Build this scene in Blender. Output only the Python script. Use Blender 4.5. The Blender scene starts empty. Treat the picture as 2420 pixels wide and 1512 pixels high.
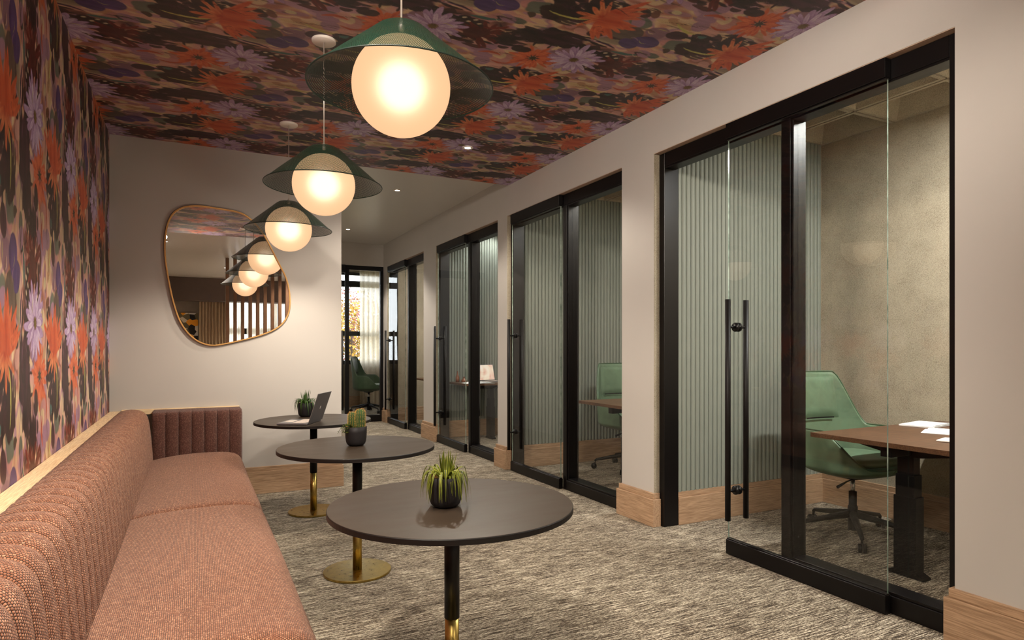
import bpy, bmesh, math, random
import numpy as np
from mathutils import Vector, Matrix, Euler
random.seed(7)
RNG = np.random.default_rng(11)
PI = math.pi
sc = bpy.context.scene
COL = sc.collection

# ------------------------------------------------------------------ camera, world, exposure
F_PX = 1490.0
cam_d = bpy.data.cameras.new('camera')
cam = bpy.data.objects.new('camera', cam_d)
COL.objects.link(cam)
cam_d.sensor_fit = 'HORIZONTAL'
cam_d.sensor_width = 36.0
cam_d.lens = 36.0 * F_PX / 2420.0
cam_d.shift_y = 66.0 / 2420.0
cam_d.clip_start = 0.02
cam_d.clip_end = 200
cam.location = (0, 0, 1.25)
cam.rotation_euler = (PI / 2, 0, -math.atan(750.0 / 1490.0))
sc.camera = cam
vs = sc.view_settings
vs.view_transform = 'Standard'
vs.look = 'None'
vs.exposure = 0.0
vs.gamma = 1.0
vs.use_curve_mapping = False
sc.cycles.use_denoising = True
sc.cycles.max_bounces = 10
sc.cycles.diffuse_bounces = 5
sc.cycles.glossy_bounces = 5
sc.cycles.transmission_bounces = 8
sc.cycles.transparent_max_bounces = 24
sc.cycles.sample_clamp_indirect = 4.0
sc.cycles.caustics_reflective = False
sc.cycles.caustics_refractive = False

world = bpy.data.worlds.new('world')
sc.world = world
world.use_nodes = True
wn = world.node_tree
wn.nodes.clear()
wo = wn.nodes.new('ShaderNodeOutputWorld')
wb = wn.nodes.new('ShaderNodeBackground')
wb.inputs['Color'].default_value = (0.90, 0.95, 1.0, 1)
wb.inputs['Strength'].default_value = 6.0
wn.links.new(wb.outputs[0], wo.inputs[0])

P_GLOBE = 4.6        # emission strength of the opal globes
P_CORE = 26.0        # bulb inside a globe
P_SPOT_HALL = 130.0   # ceiling downlights, corridor side
P_OFFICE = 105.0         # unseen linear lights added to brighten the offices
P_TRACK = 600.0  # spotlight added out of view to wash the office wall
P_PEND = 52.0        # light each pendant throws below its shade


def portal(name, loc, rot, sx, sy):
    l = bpy.data.lights.new(name, 'AREA')
    l.shape = 'RECTANGLE'
    l.size, l.size_y = sx, sy
    l.cycles.is_portal = True
    o = bpy.data.objects.new(name, l)
    COL.objects.link(o)
    o.location = loc
    o.rotation_euler = rot
    return o


# windows: far end office (y=13.5) and the lounge behind the camera (y=-6.75)
portal('window_daylight', (2.9, 13.45, 1.85), (-PI / 2, 0, 0), 3.2, 1.9)
portal('window_daylight', (1.3, -6.70, 1.45), (PI / 2, 0, 0), 2.6, 2.4)


# ------------------------------------------------------------------ material helpers


def srgb(r, g, b):
    def f(c):
        c /= 255.0
        return c / 12.92 if c <= 0.04045 else ((c + 0.055) / 1.055) ** 2.4
    return (f(r), f(g), f(b), 1.0)


class NT:
    def __init__(self, name):
        self.m = bpy.data.materials.new(name)
        self.m.use_nodes = True
        self.t = self.m.node_tree
        self.t.nodes.clear()
        self.out = self.t.nodes.new('ShaderNodeOutputMaterial')

    def n(self, kind, **kw):
        nd = self.t.nodes.new(kind)
        for k, v in kw.items():
            if k in nd.inputs.keys() if isinstance(k, str) else False:
                nd.inputs[k].default_value = v
            else:
                setattr(nd, k, v)
        return nd

    def l(self, a, b):
        self.t.links.new(a, b)

    def math(self, op, a, b=None, c=None, clamp=False):
        nd = self.t.nodes.new('ShaderNodeMath')
        nd.operation = op
        nd.use_clamp = clamp
        for i, v in enumerate((a, b, c)):
            if v is None:
                continue
            if isinstance(v, (int, float)):
                nd.inputs[i].default_value = v
            else:
                self.l(v, nd.inputs[i])
        return nd.outputs[0]

    def coords(self, scale=(1, 1, 1), rot=(0, 0, 0), kind='Object'):
        tc = self.t.nodes.new('ShaderNodeTexCoord')
        mp = self.t.nodes.new('ShaderNodeMapping')
        mp.inputs['Scale'].default_value = scale
        mp.inputs['Rotation'].default_value = rot
        self.l(tc.outputs[kind], mp.inputs['Vector'])
        return mp.outputs[0]

    def noise(self, vec, scale=5, detail=4, rough=0.5, dist=0):
        nd = self.t.nodes.new('ShaderNodeTexNoise')
        nd.inputs['Scale'].default_value = scale
        nd.inputs['Detail'].default_value = detail
        nd.inputs['Roughness'].default_value = rough
        nd.inputs['Distortion'].default_value = dist
        if vec is not None:
            self.l(vec, nd.inputs['Vector'])
        return nd.outputs[0]

    def ramp(self, fac, stops, interp='LINEAR'):
        nd = self.t.nodes.new('ShaderNodeValToRGB')
        cr = nd.color_ramp
        cr.interpolation = interp
        while len(cr.elements) < len(stops):
            cr.elements.new(0.5)
        for e, (p, c) in zip(cr.elements, stops):
            e.position = p
            e.color = c
        self.l(fac, nd.inputs[0])
        return nd.outputs[0]

    def mix(self, fac, a, b, blend='MIX'):
        nd = self.t.nodes.new('ShaderNodeMix')
        nd.data_type = 'RGBA'
        nd.blend_type = blend
        for idx, v in ((0, fac), (6, a), (7, b)):
            if isinstance(v, (int, float)):
                nd.inputs[idx].default_value = v
            elif isinstance(v, tuple):
                nd.inputs[idx].default_value = v
            else:
                self.l(v, nd.inputs[idx])
        return nd.outputs[2]

    def bump(self, h, strength=0.3, dist=0.002):
        nd = self.t.nodes.new('ShaderNodeBump')
        nd.inputs['Strength'].default_value = strength
        nd.inputs['Distance'].default_value = dist
        self.l(h, nd.inputs['Height'])
        return nd.outputs[0]

    def bsdf(self, color, rough=0.5, metal=0.0, spec=0.5, normal=None, coat=0.0, sheen=0.0, link=True):
        b = self.t.nodes.new('ShaderNodeBsdfPrincipled')
        for key, v in (('Base Color', color), ('Roughness', rough), ('Metallic', metal)):
            if isinstance(v, (int, float, tuple)):
                b.inputs[key].default_value = v
            else:
                self.l(v, b.inputs[key])
        b.inputs['Specular IOR Level'].default_value = spec
        b.inputs['Coat Weight'].default_value = coat
        b.inputs['Sheen Weight'].default_value = sheen
        if normal is not None:
            self.l(normal, b.inputs['Normal'])
        if link:
            self.l(b.outputs[0], self.out.inputs[0])
        return b


def simple(name, color, rough=0.5, metal=0.0, spec=0.5, var=0.06, nscale=8.0, bump=0.0, bscale=200.0):
    """plain procedural material: slight colour variation plus optional fine bump"""
    t = NT(name)
    v = t.coords()
    f = t.noise(v, nscale, 3)
    dark = tuple(c * (1 - var) for c in color[:3]) + (1,)
    lite = tuple(min(1, c * (1 + var)) for c in color[:3]) + (1,)
    c = t.ramp(f, [(0.3, dark), (0.7, lite)])
    nrm = None
    if bump:
        nrm = t.bump(t.noise(v, bscale, 2), bump, 0.001)
    t.bsdf(c, rough, metal, spec, nrm)
    return t.m


def emit(name, color, strength):
    t = NT(name)
    e = t.n('ShaderNodeEmission')
    e.inputs[0].default_value = color
    e.inputs[1].default_value = strength
    t.l(e.outputs[0], t.out.inputs[0])
    return t.m


M = {}
M['paint'] = simple('wall_paint', srgb(180, 174, 168), 0.6, spec=0.3, var=0.02, nscale=2, bump=0.03, bscale=90)
M['paint_reveal'] = simple('reveal_paint', srgb(176, 152, 134), 0.6, spec=0.3, var=0.02)
M['black'] = simple('black_metal', srgb(12, 9, 9), 0.36, metal=0.0, spec=0.28, var=0.05)
M['black_soft'] = simple('black_steel', srgb(10, 8, 8), 0.55, spec=0.18, var=0.05)
M['handle'] = simple('handle_metal', srgb(18, 14, 13), 0.5, spec=0.25, var=0.05)
M['chrome'] = simple('chrome', srgb(200, 200, 200), 0.2, metal=1.0)
M['white_metal'] = simple('white_metal', srgb(225, 215, 205), 0.45, var=0.02)
M['cord'] = simple('cord_metal', srgb(190, 178, 168), 0.35, metal=0.6, var=0.02)
M['pot'] = simple('pot_ceramic', srgb(31, 28, 29), 0.5, spec=0.3, var=0.06, bump=0.05)
M['pot_inside'] = simple('pot_inside', srgb(196, 140, 88), 0.6)
M['soil'] = simple('soil', srgb(70, 45, 28), 0.95, var=0.5, nscale=160, bump=0.8, bscale=180)
M['aluminium'] = simple('laptop_aluminium', srgb(150, 150, 155), 0.36, metal=0.85, var=0.02)
M['screen_dark'] = simple('screen_dark', srgb(24, 24, 28), 0.25)
M['keys'] = simple('keycaps', srgb(190, 175, 165), 0.5)
M['paper'] = simple('paper', srgb(240, 240, 240), 0.8, var=0.02)
M['curtain_tan'] = simple('curtain_tan', srgb(168, 146, 122), 0.85, spec=0.1)
M['soffit_dark'] = simple('soffit_dark', srgb(80, 64, 58), 0.7)
M['taupe'] = simple('taupe_paint', srgb(132, 118, 106), 0.7)
M['wood_slat'] = simple('slat_wood', srgb(122, 88, 64), 0.5, var=0.15, nscale=6)
M['bottle'] = simple('amber_glass', srgb(120, 66, 36), 0.15, spec=0.8)
M['floor_outside'] = simple('outside_ground', srgb(120, 115, 85), 0.9, var=0.3)
M['bark'] = simple('bark', srgb(74, 58, 46), 0.9, var=0.3, nscale=20, bump=0.5)
M['leather'] = None


def mat_leather(name, base):
    t = NT(name)
    v = t.coords()
    f = t.noise(v, 9, 5, 0.6, 0.6)
    c = t.ramp(f, [(0.3, tuple(x * 0.82 for x in base[:3]) + (1,)), (0.7, tuple(x * 1.14 for x in base[:3]) + (1,))])
    vo = t.n('ShaderNodeTexVoronoi')
    vo.inputs['Scale'].default_value = 420
    t.l(v, vo.inputs['Vector'])
    t.bsdf(c, 0.42, spec=0.4, normal=t.bump(vo.outputs[0], 0.12, 0.0006))
    return t.m


M['leather'] = mat_leather('green_leather', srgb(98, 120, 96))
M['leather_dark'] = mat_leather('dark_green_leather', srgb(62, 80, 58))
M['piping'] = simple('leather_piping', srgb(60, 86, 62), 0.4)


def mat_oak(name, dark, light, axis=1, scale=1.0, rough=0.5):
    """wood with the grain along one axis (0 x, 1 y, 2 z)"""
    t = NT(name)
    s = [26.0 * scale] * 3
    s[axis] = 1.3 * scale
    v = t.coords(tuple(s))
    f = t.noise(v, 1.6, 7, 0.62, 0.9)
    s2 = [230.0 * scale] * 3
    s2[axis] = 9.0 * scale
    g = t.noise(t.coords(tuple(s2)), 1.0, 2)
    c = t.ramp(f, [(0.28, dark), (0.48, light), (0.62, tuple(a * 0.5 + b * 0.5 for a, b in zip(dark, light))), (0.8, light)])
    c = t.mix(t.ramp(g, [(0.35, (0.55, 0.55, 0.55, 1)), (0.6, (0, 0, 0, 1))]), c, tuple(x * 0.72 for x in dark[:3]) + (1,))
    t.bsdf(c, rough, spec=0.35, normal=t.bump(g, 0.12, 0.0006))
    return t.m


M['oak_y'] = mat_oak('oak_board_lengthwise', srgb(132, 102, 76), srgb(180, 148, 118), 1, 1.0)
M['oak_x'] = mat_oak('oak_board_crosswise', srgb(132, 102, 76), srgb(180, 148, 118), 0, 1.0)
M['ash_y'] = mat_oak('ash_rail', srgb(206, 166, 120), srgb(238, 212, 172), 1, 1.3)
M['ash_x'] = mat_oak('ash_rail_crosswise', srgb(206, 166, 120), srgb(238, 212, 172), 0, 1.3)
M['walnut'] = mat_oak('walnut_desk', srgb(56, 37, 24), srgb(102, 72, 50), 0, 0.8, 0.45)


def mat_tabletop():
    t = NT('table_laminate')
    v = t.coords((1, 1, 1))
    f = t.noise(t.coords((3, 9, 3)), 1.2, 4, 0.55, 0.2)
    c = t.ramp(f, [(0.3, srgb(48, 39, 31)), (0.7, srgb(52, 42, 33))])
    r = t.ramp(f, [(0.3, (0.40, 0.40, 0.40, 1)), (0.7, (0.46, 0.46, 0.46, 1))])
    b = t.bsdf(c, 0.35, spec=0.38, normal=t.bump(t.noise(v, 60, 4), 0.02, 0.0004))
    t.l(r, b.inputs['Roughness'])
    return t.m


M['tabletop'] = mat_tabletop()
M['tabletop_edge'] = simple('table_edge', srgb(18, 14, 13), 0.45, spec=0.35)


def mat_brass():
    t = NT('brushed_brass')
    f = t.noise(t.coords((3, 3, 3)), 6, 6, 0.7, 1.5)
    c = t.ramp(f, [(0.35, srgb(158, 134, 72)), (0.65, srgb(186, 160, 92))])
    g = t.noise(t.coords((160, 160, 3)), 1, 2)
    b = t.bsdf(c, 0.3, metal=1.0, normal=t.bump(g, 0.05, 0.0004))
    r = t.ramp(f, [(0.3, (0.24, 0.24, 0.24, 1)), (0.7, (0.38, 0.38, 0.38, 1))])
    t.l(r, b.inputs['Roughness'])
    return t.m


M['brass'] = mat_brass()
M['gold_frame'] = simple('gold_frame', srgb(224, 174, 108), 0.42, metal=0.6)


def mat_mirror():
    t = NT('mirror_silver')
    g = t.n('ShaderNodeBsdfGlossy')
    g.inputs['Roughness'].default_value = 0.0
    g.inputs['Color'].default_value = (0.82, 0.80, 0.78, 1)
    t.l(g.outputs[0], t.out.inputs[0])
    return t.m


M['mirror'] = mat_mirror()


def mat_glass(name, tint=(0.968, 0.972, 0.968, 1), ior=1.5, rough=0.0):
    t = NT(name)
    fr = t.n('ShaderNodeFresnel')
    fr.inputs['IOR'].default_value = ior
    tr = t.n('ShaderNodeBsdfTransparent')
    tr.inputs[0].default_value = tint
    gl = t.n('ShaderNodeBsdfGlossy')
    gl.inputs['Roughness'].default_value = rough
    mx = t.n('ShaderNodeMixShader')
    # the same reflectance from both sides of the pane
    geo = t.n('ShaderNodeNewGeometry')
    f = t.math('MULTIPLY', fr.outputs[0], t.math('SUBTRACT', 1.0, geo.outputs['Backfacing']))
    t.l(f, mx.inputs[0])
    t.l(tr.outputs[0], mx.inputs[1])
    t.l(gl.outputs[0], mx.inputs[2])
    t.l(mx.outputs[0], t.out.inputs[0])
    return t.m


M['glass'] = mat_glass('clear_glass')


def mat_glass_edge():
    t = NT('polished_glass_edge')
    f = t.noise(t.coords((1, 1, 7)), 1.0, 3, 0.7)
    c = t.ramp(f, [(0.35, srgb(92, 112, 100)), (0.65, srgb(176, 190, 176))])
    t.bsdf(c, 0.12, spec=0.9)
    return t.m


M['glass_edge'] = mat_glass_edge()


def mat_felt(name, d, l):
    t = NT(name)
    a = t.noise(t.coords((110, 110, 260), (0.7, 0.5, 0.2)), 1.4, 4, 0.7, 1.0)
    b = t.noise(t.coords((260, 260, 100), (0.2, -0.8, 0.4)), 1.4, 4, 0.7, 1.0)
    f = t.math('MULTIPLY', t.math('ADD', a, b), 0.5)
    big = t.noise(t.coords((6, 6, 6)), 1, 2)
    f2 = t.math('ADD', f, t.math('MULTIPLY', t.math('SUBTRACT', big, 0.5), 0.12))
    c = t.ramp(f2, [(0.36, d), (0.56, l)])
    t.bsdf(c, 0.95, spec=0.1, normal=t.bump(f, 0.7, 0.004), sheen=0.1)
    return t.m


M['felt'] = mat_felt('felt_cladding', srgb(108, 97, 80), srgb(178, 166, 145))
M['flute'] = simple('sage_flutes', srgb(122, 126, 116), 0.55, spec=0.35, var=0.02)


def mat_carpet():
    t = NT('striped_loop_carpet')
    # fine tufted lines running across the hall (x), broken into dashes
    a = t.noise(t.coords((9, 170, 1)), 1.0, 3, 0.55, 0.3)
    b = t.noise(t.coords((60, 260, 1)), 1.0, 2, 0.6)
    s = t.noise(t.coords((420, 420, 1)), 1.0, 2, 0.7)
    big = t.noise(t.coords((1.6, 7.0, 1)), 1.0, 3, 0.6)
    f = t.math('ADD', t.math('MULTIPLY', a, 0.44), t.math('MULTIPLY', b, 0.34))
    f = t.math('ADD', f, t.math('MULTIPLY', s, 0.42))
    f = t.math('ADD', f, t.math('MULTIPLY', big, 0.08))
    c = t.ramp(f, [(0.52, srgb(22, 17, 14)), (0.595, srgb(60, 49, 39)), (0.655, srgb(114, 100, 82)), (0.715, srgb(216, 204, 183))])
    t.bsdf(c, 0.95, spec=0.08, normal=t.bump(f, 0.9, 0.006), sheen=0.05)
    return t.m


M['carpet'] = mat_carpet()


def mat_sofa(name, d, m, l):
    """chunky woven wool: short horizontal loops in offset rows (UV in metres)"""
    t = NT(name)
    uv = t.n('ShaderNodeUVMap')
    sp = t.n('ShaderNodeSeparateXYZ')
    wob = t.noise(uv.outputs[0], 60, 2)
    t.l(uv.outputs[0], sp.inputs[0])
    p = 0.0070
    u = t.math('ADD', t.math('DIVIDE', sp.outputs[0], p), t.math('MULTIPLY', wob, 0.8))
    v = t.math('ADD', t.math('DIVIDE', sp.outputs[1], p * 0.8), t.math('MULTIPLY', wob, 0.6))
    row = t.math('FLOOR', v)
    u2 = t.math('ADD', u, t.math('MULTIPLY', row, 0.5))
    a = t.math('ABSOLUTE', t.math('SINE', t.math('MULTIPLY', u2, PI)))
    b = t.math('ABSOLUTE', t.math('SINE', t.math('MULTIPLY', v, PI)))
    h = t.math('POWER', t.math('MULTIPLY', a, b), 0.55)
    ce = t.n('ShaderNodeCombineXYZ')
    t.l(t.math('FLOOR', u2), ce.inputs[0])
    t.l(row, ce.inputs[1])
    wnz = t.n('ShaderNodeTexWhiteNoise')
    wnz.noise_dimensions = '2D'
    t.l(ce.outputs[0], wnz.inputs['Vector'])
    tuft = t.ramp(wnz.outputs[0], [(0.0, tuple(0.35 * a + 0.65 * b for a, b in zip(d, m))), (0.4, m), (0.8, tuple(0.25 * a + 0.75 * b for a, b in zip(l, m))), (1.0, tuple(0.6 * a + 0.4 * b for a, b in zip(l, m)))])
    c = t.mix(t.ramp(h, [(0.24, (0, 0, 0, 1)), (0.66, (1, 1, 1, 1))]), tuple(x * 0.26 for x in d[:3]) + (1,), tuft)
    t.bsdf(c, 0.9, spec=0.12, normal=t.bump(h, 0.8, 0.003), sheen=0.15)
    return t.m


M['sofa'] = mat_sofa('salmon_wool', srgb(98, 62, 45), srgb(150, 100, 76), srgb(210, 160, 128))


def mat_shade():
    """dark green woven cane: rows of small open holes (UV counted in holes)"""
    t = NT('woven_green_shade')
    uv = t.n('ShaderNodeUVMap')
    sp = t.n('ShaderNodeSeparateXYZ')
    t.l(uv.outputs[0], sp.inputs[0])
    v = sp.outputs[1]
    u = t.math('ADD', sp.outputs[0], t.math('MULTIPLY', t.math('FLOOR', v), 0.5))
    fu = t.math('SUBTRACT', t.math('FRACT', u), 0.5)
    fv = t.math('SUBTRACT', t.math('FRACT', v), 0.5)
    r = t.math('SQRT', t.math('ADD', t.math('POWER', fu, 2.0), t.math('POWER', fv, 2.0)))
    hole = t.math('LESS_THAN', r, 0.29)
    hgt = t.math('MULTIPLY', r, 1.0)
    # green cane outside, near-black lining inside
    geo = t.n('ShaderNodeNewGeometry')
    outer = t.ramp(r, [(0.2, srgb(5, 24, 17)), (0.7, srgb(14, 58, 42))])
    inner = t.ramp(r, [(0.2, srgb(10, 14, 12)), (0.7, srgb(26, 36, 30))])
    col = t.mix(geo.outputs['Backfacing'], inner, outer)
    b = t.bsdf(col, 0.38, spec=0.5,
               normal=t.bump(hgt, 0.5, 0.002), link=False)
    tr = t.n('ShaderNodeBsdfTransparent')
    mx = t.n('ShaderNodeMixShader')
    t.l(hole, mx.inputs[0])
    t.l(b.outputs[0], mx.inputs[1])
    t.l(tr.outputs[0], mx.inputs[2])
    t.l(mx.outputs[0], t.out.inputs[0])
    return t.m


M['shade'] = mat_shade()
M['shade_rim'] = simple('shade_rim', srgb(14, 30, 23), 0.45)


def mat_globe():
    t = NT('opal_globe_glass')
    e = t.n('ShaderNodeEmission')
    e.inputs[0].default_value = (1.0, 0.63, 0.36, 1)
    e.inputs[1].default_value = 0.52
    rf = t.n('ShaderNodeBsdfRefraction')
    rf.inputs['Color'].default_value = (1, 0.9, 0.78, 1)
    rf.inputs['Roughness'].default_value = 0.85
    rf.inputs['IOR'].default_value = 1.25
    ad = t.n('ShaderNodeAddShader')
    t.l(e.outputs[0], ad.inputs[0])
    t.l(rf.outputs[0], ad.inputs[1])
    t.l(ad.outputs[0], t.out.inputs[0])
    return t.m


M['globe'] = mat_globe()
M['globe_core'] = emit('lamp_bulb', (1.0, 0.84, 0.64, 1), 1.6)
M['led'] = emit('downlight_lens', (1.0, 0.95, 0.88, 1), 14.0)
M['led_office'] = emit('office_downlight_lens', (0.95, 0.98, 1.0, 1), 14.0)


def mat_sheer():
    t = NT('sheer_curtain')
    f = t.noise(t.coords((300, 300, 40)), 1, 2)
    c = t.ramp(f, [(0.3, srgb(222, 208, 184)), (0.7, srgb(246, 240, 226))])
    d = t.n('ShaderNodeBsdfDiffuse')
    tl = t.n('ShaderNodeBsdfTranslucent')
    tp = t.n('ShaderNodeBsdfTransparent')
    t.l(c, d.inputs[0])
    t.l(c, tl.inputs[0])
    m1 = t.n('ShaderNodeMixShader')
    m1.inputs[0].default_value = 0.6
    t.l(d.outputs[0], m1.inputs[1])
    t.l(tl.outputs[0], m1.inputs[2])
    m2 = t.n('ShaderNodeMixShader')
    m2.inputs[0].default_value = 0.08
    t.l(m1.outputs[0], m2.inputs[1])
    t.l(tp.outputs[0], m2.inputs[2])
    t.l(m2.outputs[0], t.out.inputs[0])
    return t.m


M['sheer'] = mat_sheer()


def mat_leaf(name, mid, edge):
    t = NT(name)
    uv = t.n('ShaderNodeUVMap')
    sp = t.n('ShaderNodeSeparateXYZ')
    t.l(uv.outputs[0], sp.inputs[0])
    d = t.math('ABSOLUTE', t.math('SUBTRACT', sp.outputs[0], 0.5))
    c = t.ramp(d, [(0.14, mid), (0.30, edge)])
    nz = t.noise(t.coords(), 30, 2)
    c = t.mix(t.ramp(nz, [(0.3, (0.5, 0.5, 0.5, 1)), (0.6, (0, 0, 0, 1))]), c, tuple(x * 0.6 for x in mid[:3]) + (1,))
    b = t.bsdf(c, 0.42, spec=0.4, link=False)
    tl = t.n('ShaderNodeBsdfTranslucent')
    t.l(c, tl.inputs[0])
    mx = t.n('ShaderNodeMixShader')
    mx.inputs[0].default_value = 0.2
    t.l(b.outputs[0], mx.inputs[1])
    t.l(tl.outputs[0], mx.inputs[2])
    t.l(mx.outputs[0], t.out.inputs[0])
    return t.m


M['leaf_yellow'] = mat_leaf('variegated_leaf', srgb(38, 56, 18), srgb(138, 140, 44))
M['leaf_green'] = mat_leaf('green_leaf', srgb(66, 90, 42), srgb(48, 70, 32))
M['cactus'] = simple('cactus_skin', srgb(44, 70, 32), 0.6, var=0.2, nscale=40)
M['spines'] = simple('cactus_spines', srgb(226, 180, 100), 0.7)


def mat_foliage(name, stops):
    t = NT(name)
    oi = t.n('ShaderNodeNewGeometry')
    c = t.ramp(oi.outputs['Random Per Island'], stops)
    t.bsdf(c, 0.7, spec=0.2)
    return t.m


M['autumn'] = mat_foliage('autumn_leaves', [(0.0, srgb(90, 84, 40)), (0.35, srgb(168, 134, 52)), (0.7, srgb(196, 164, 80)), (1.0, srgb(150, 104, 56))])
M['autumn_red'] = mat_foliage('red_autumn_leaves', [(0.0, srgb(110, 70, 60)), (0.5, srgb(176, 96, 90)), (1.0, srgb(150, 130, 110))])


def mat_screen():
    t = NT('lit_laptop_wallpaper')
    v = t.coords((5, 5, 5), (0.3, 0.6, 0.4))
    f = t.noise(v, 1.2, 2, 0.4, 1.2)
    c = t.ramp(f, [(0.3, srgb(232, 170, 150)), (0.5, srgb(250, 226, 196)), (0.7, srgb(255, 240, 222))])
    e = t.n('ShaderNodeEmission')
    t.l(c, e.inputs[0])
    e.inputs[1].default_value = 1.0
    t.l(e.outputs[0], t.out.inputs[0])
    return t.m


M['screen_lit'] = mat_screen()


def mat_painting():
    t = NT('abstract_canvas')
    v = t.coords((1, 1, 1))
    vo = t.n('ShaderNodeTexVoronoi')
    vo.inputs['Scale'].default_value = 7.0
    t.l(v, vo.inputs['Vector'])
    s = t.n('ShaderNodeSeparateColor')
    t.l(vo.outputs['Color'], s.inputs[0])
    c = t.ramp(s.outputs[0], [(0.0, srgb(236, 156, 40)), (0.2, srgb(226, 214, 196)), (0.42, srgb(110, 100, 76)), (0.62, srgb(28, 26, 30)), (0.8, srgb(206, 200, 196))], 'CONSTANT')
    t.bsdf(c, 0.8)
    return t.m


M['painting'] = mat_painting()


def mat_white_ceiling():
    t = NT('white_ceiling_paint')
    h = t.noise(t.coords((6, 30, 1)), 1.0, 4, 0.6, 0.4)
    t.bsdf(srgb(196, 190, 184), 0.34, spec=0.5, normal=t.bump(h, 0.06, 0.01))
    return t.m


M['ceil_white'] = mat_white_ceiling()


def mat_wallpaper():
    t = NT('floral_wallpaper')
    at = t.n('ShaderNodeAttribute')
    at.attribute_name = 'print'
    # fine brush streaks over the printed shapes
    s = t.noise(t.coords((260, 260, 26)), 1.0, 3, 0.6)
    c = t.mix(t.ramp(s, [(0.38, (0.20, 0.20, 0.20, 1)), (0.58, (0, 0, 0, 1))]), at.outputs['Color'], (0.10, 0.05, 0.05, 1))
    t.bsdf(c, 0.46, spec=0.42, normal=t.bump(s, 0.05, 0.0006))
    return t.m


M['wallpaper'] = mat_wallpaper()

# ------------------------------------------------------------------ geometry helpers


def tag(o, label=None, cat=None, group=None, kind=None):
    if label:
        o['label'] = label
    if cat:
        o['category'] = cat
    if group:
        o['group'] = group
    if kind:
        o['kind'] = kind
    return o


def empty(name, loc=(0, 0, 0), rz=0.0, **kw):
    o = bpy.data.objects.new(name, None)
    o.empty_display_size = 0.05
    COL.objects.link(o)
    o.location = loc
    o.rotation_euler = (0, 0, rz)
    return tag(o, **kw)


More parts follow.
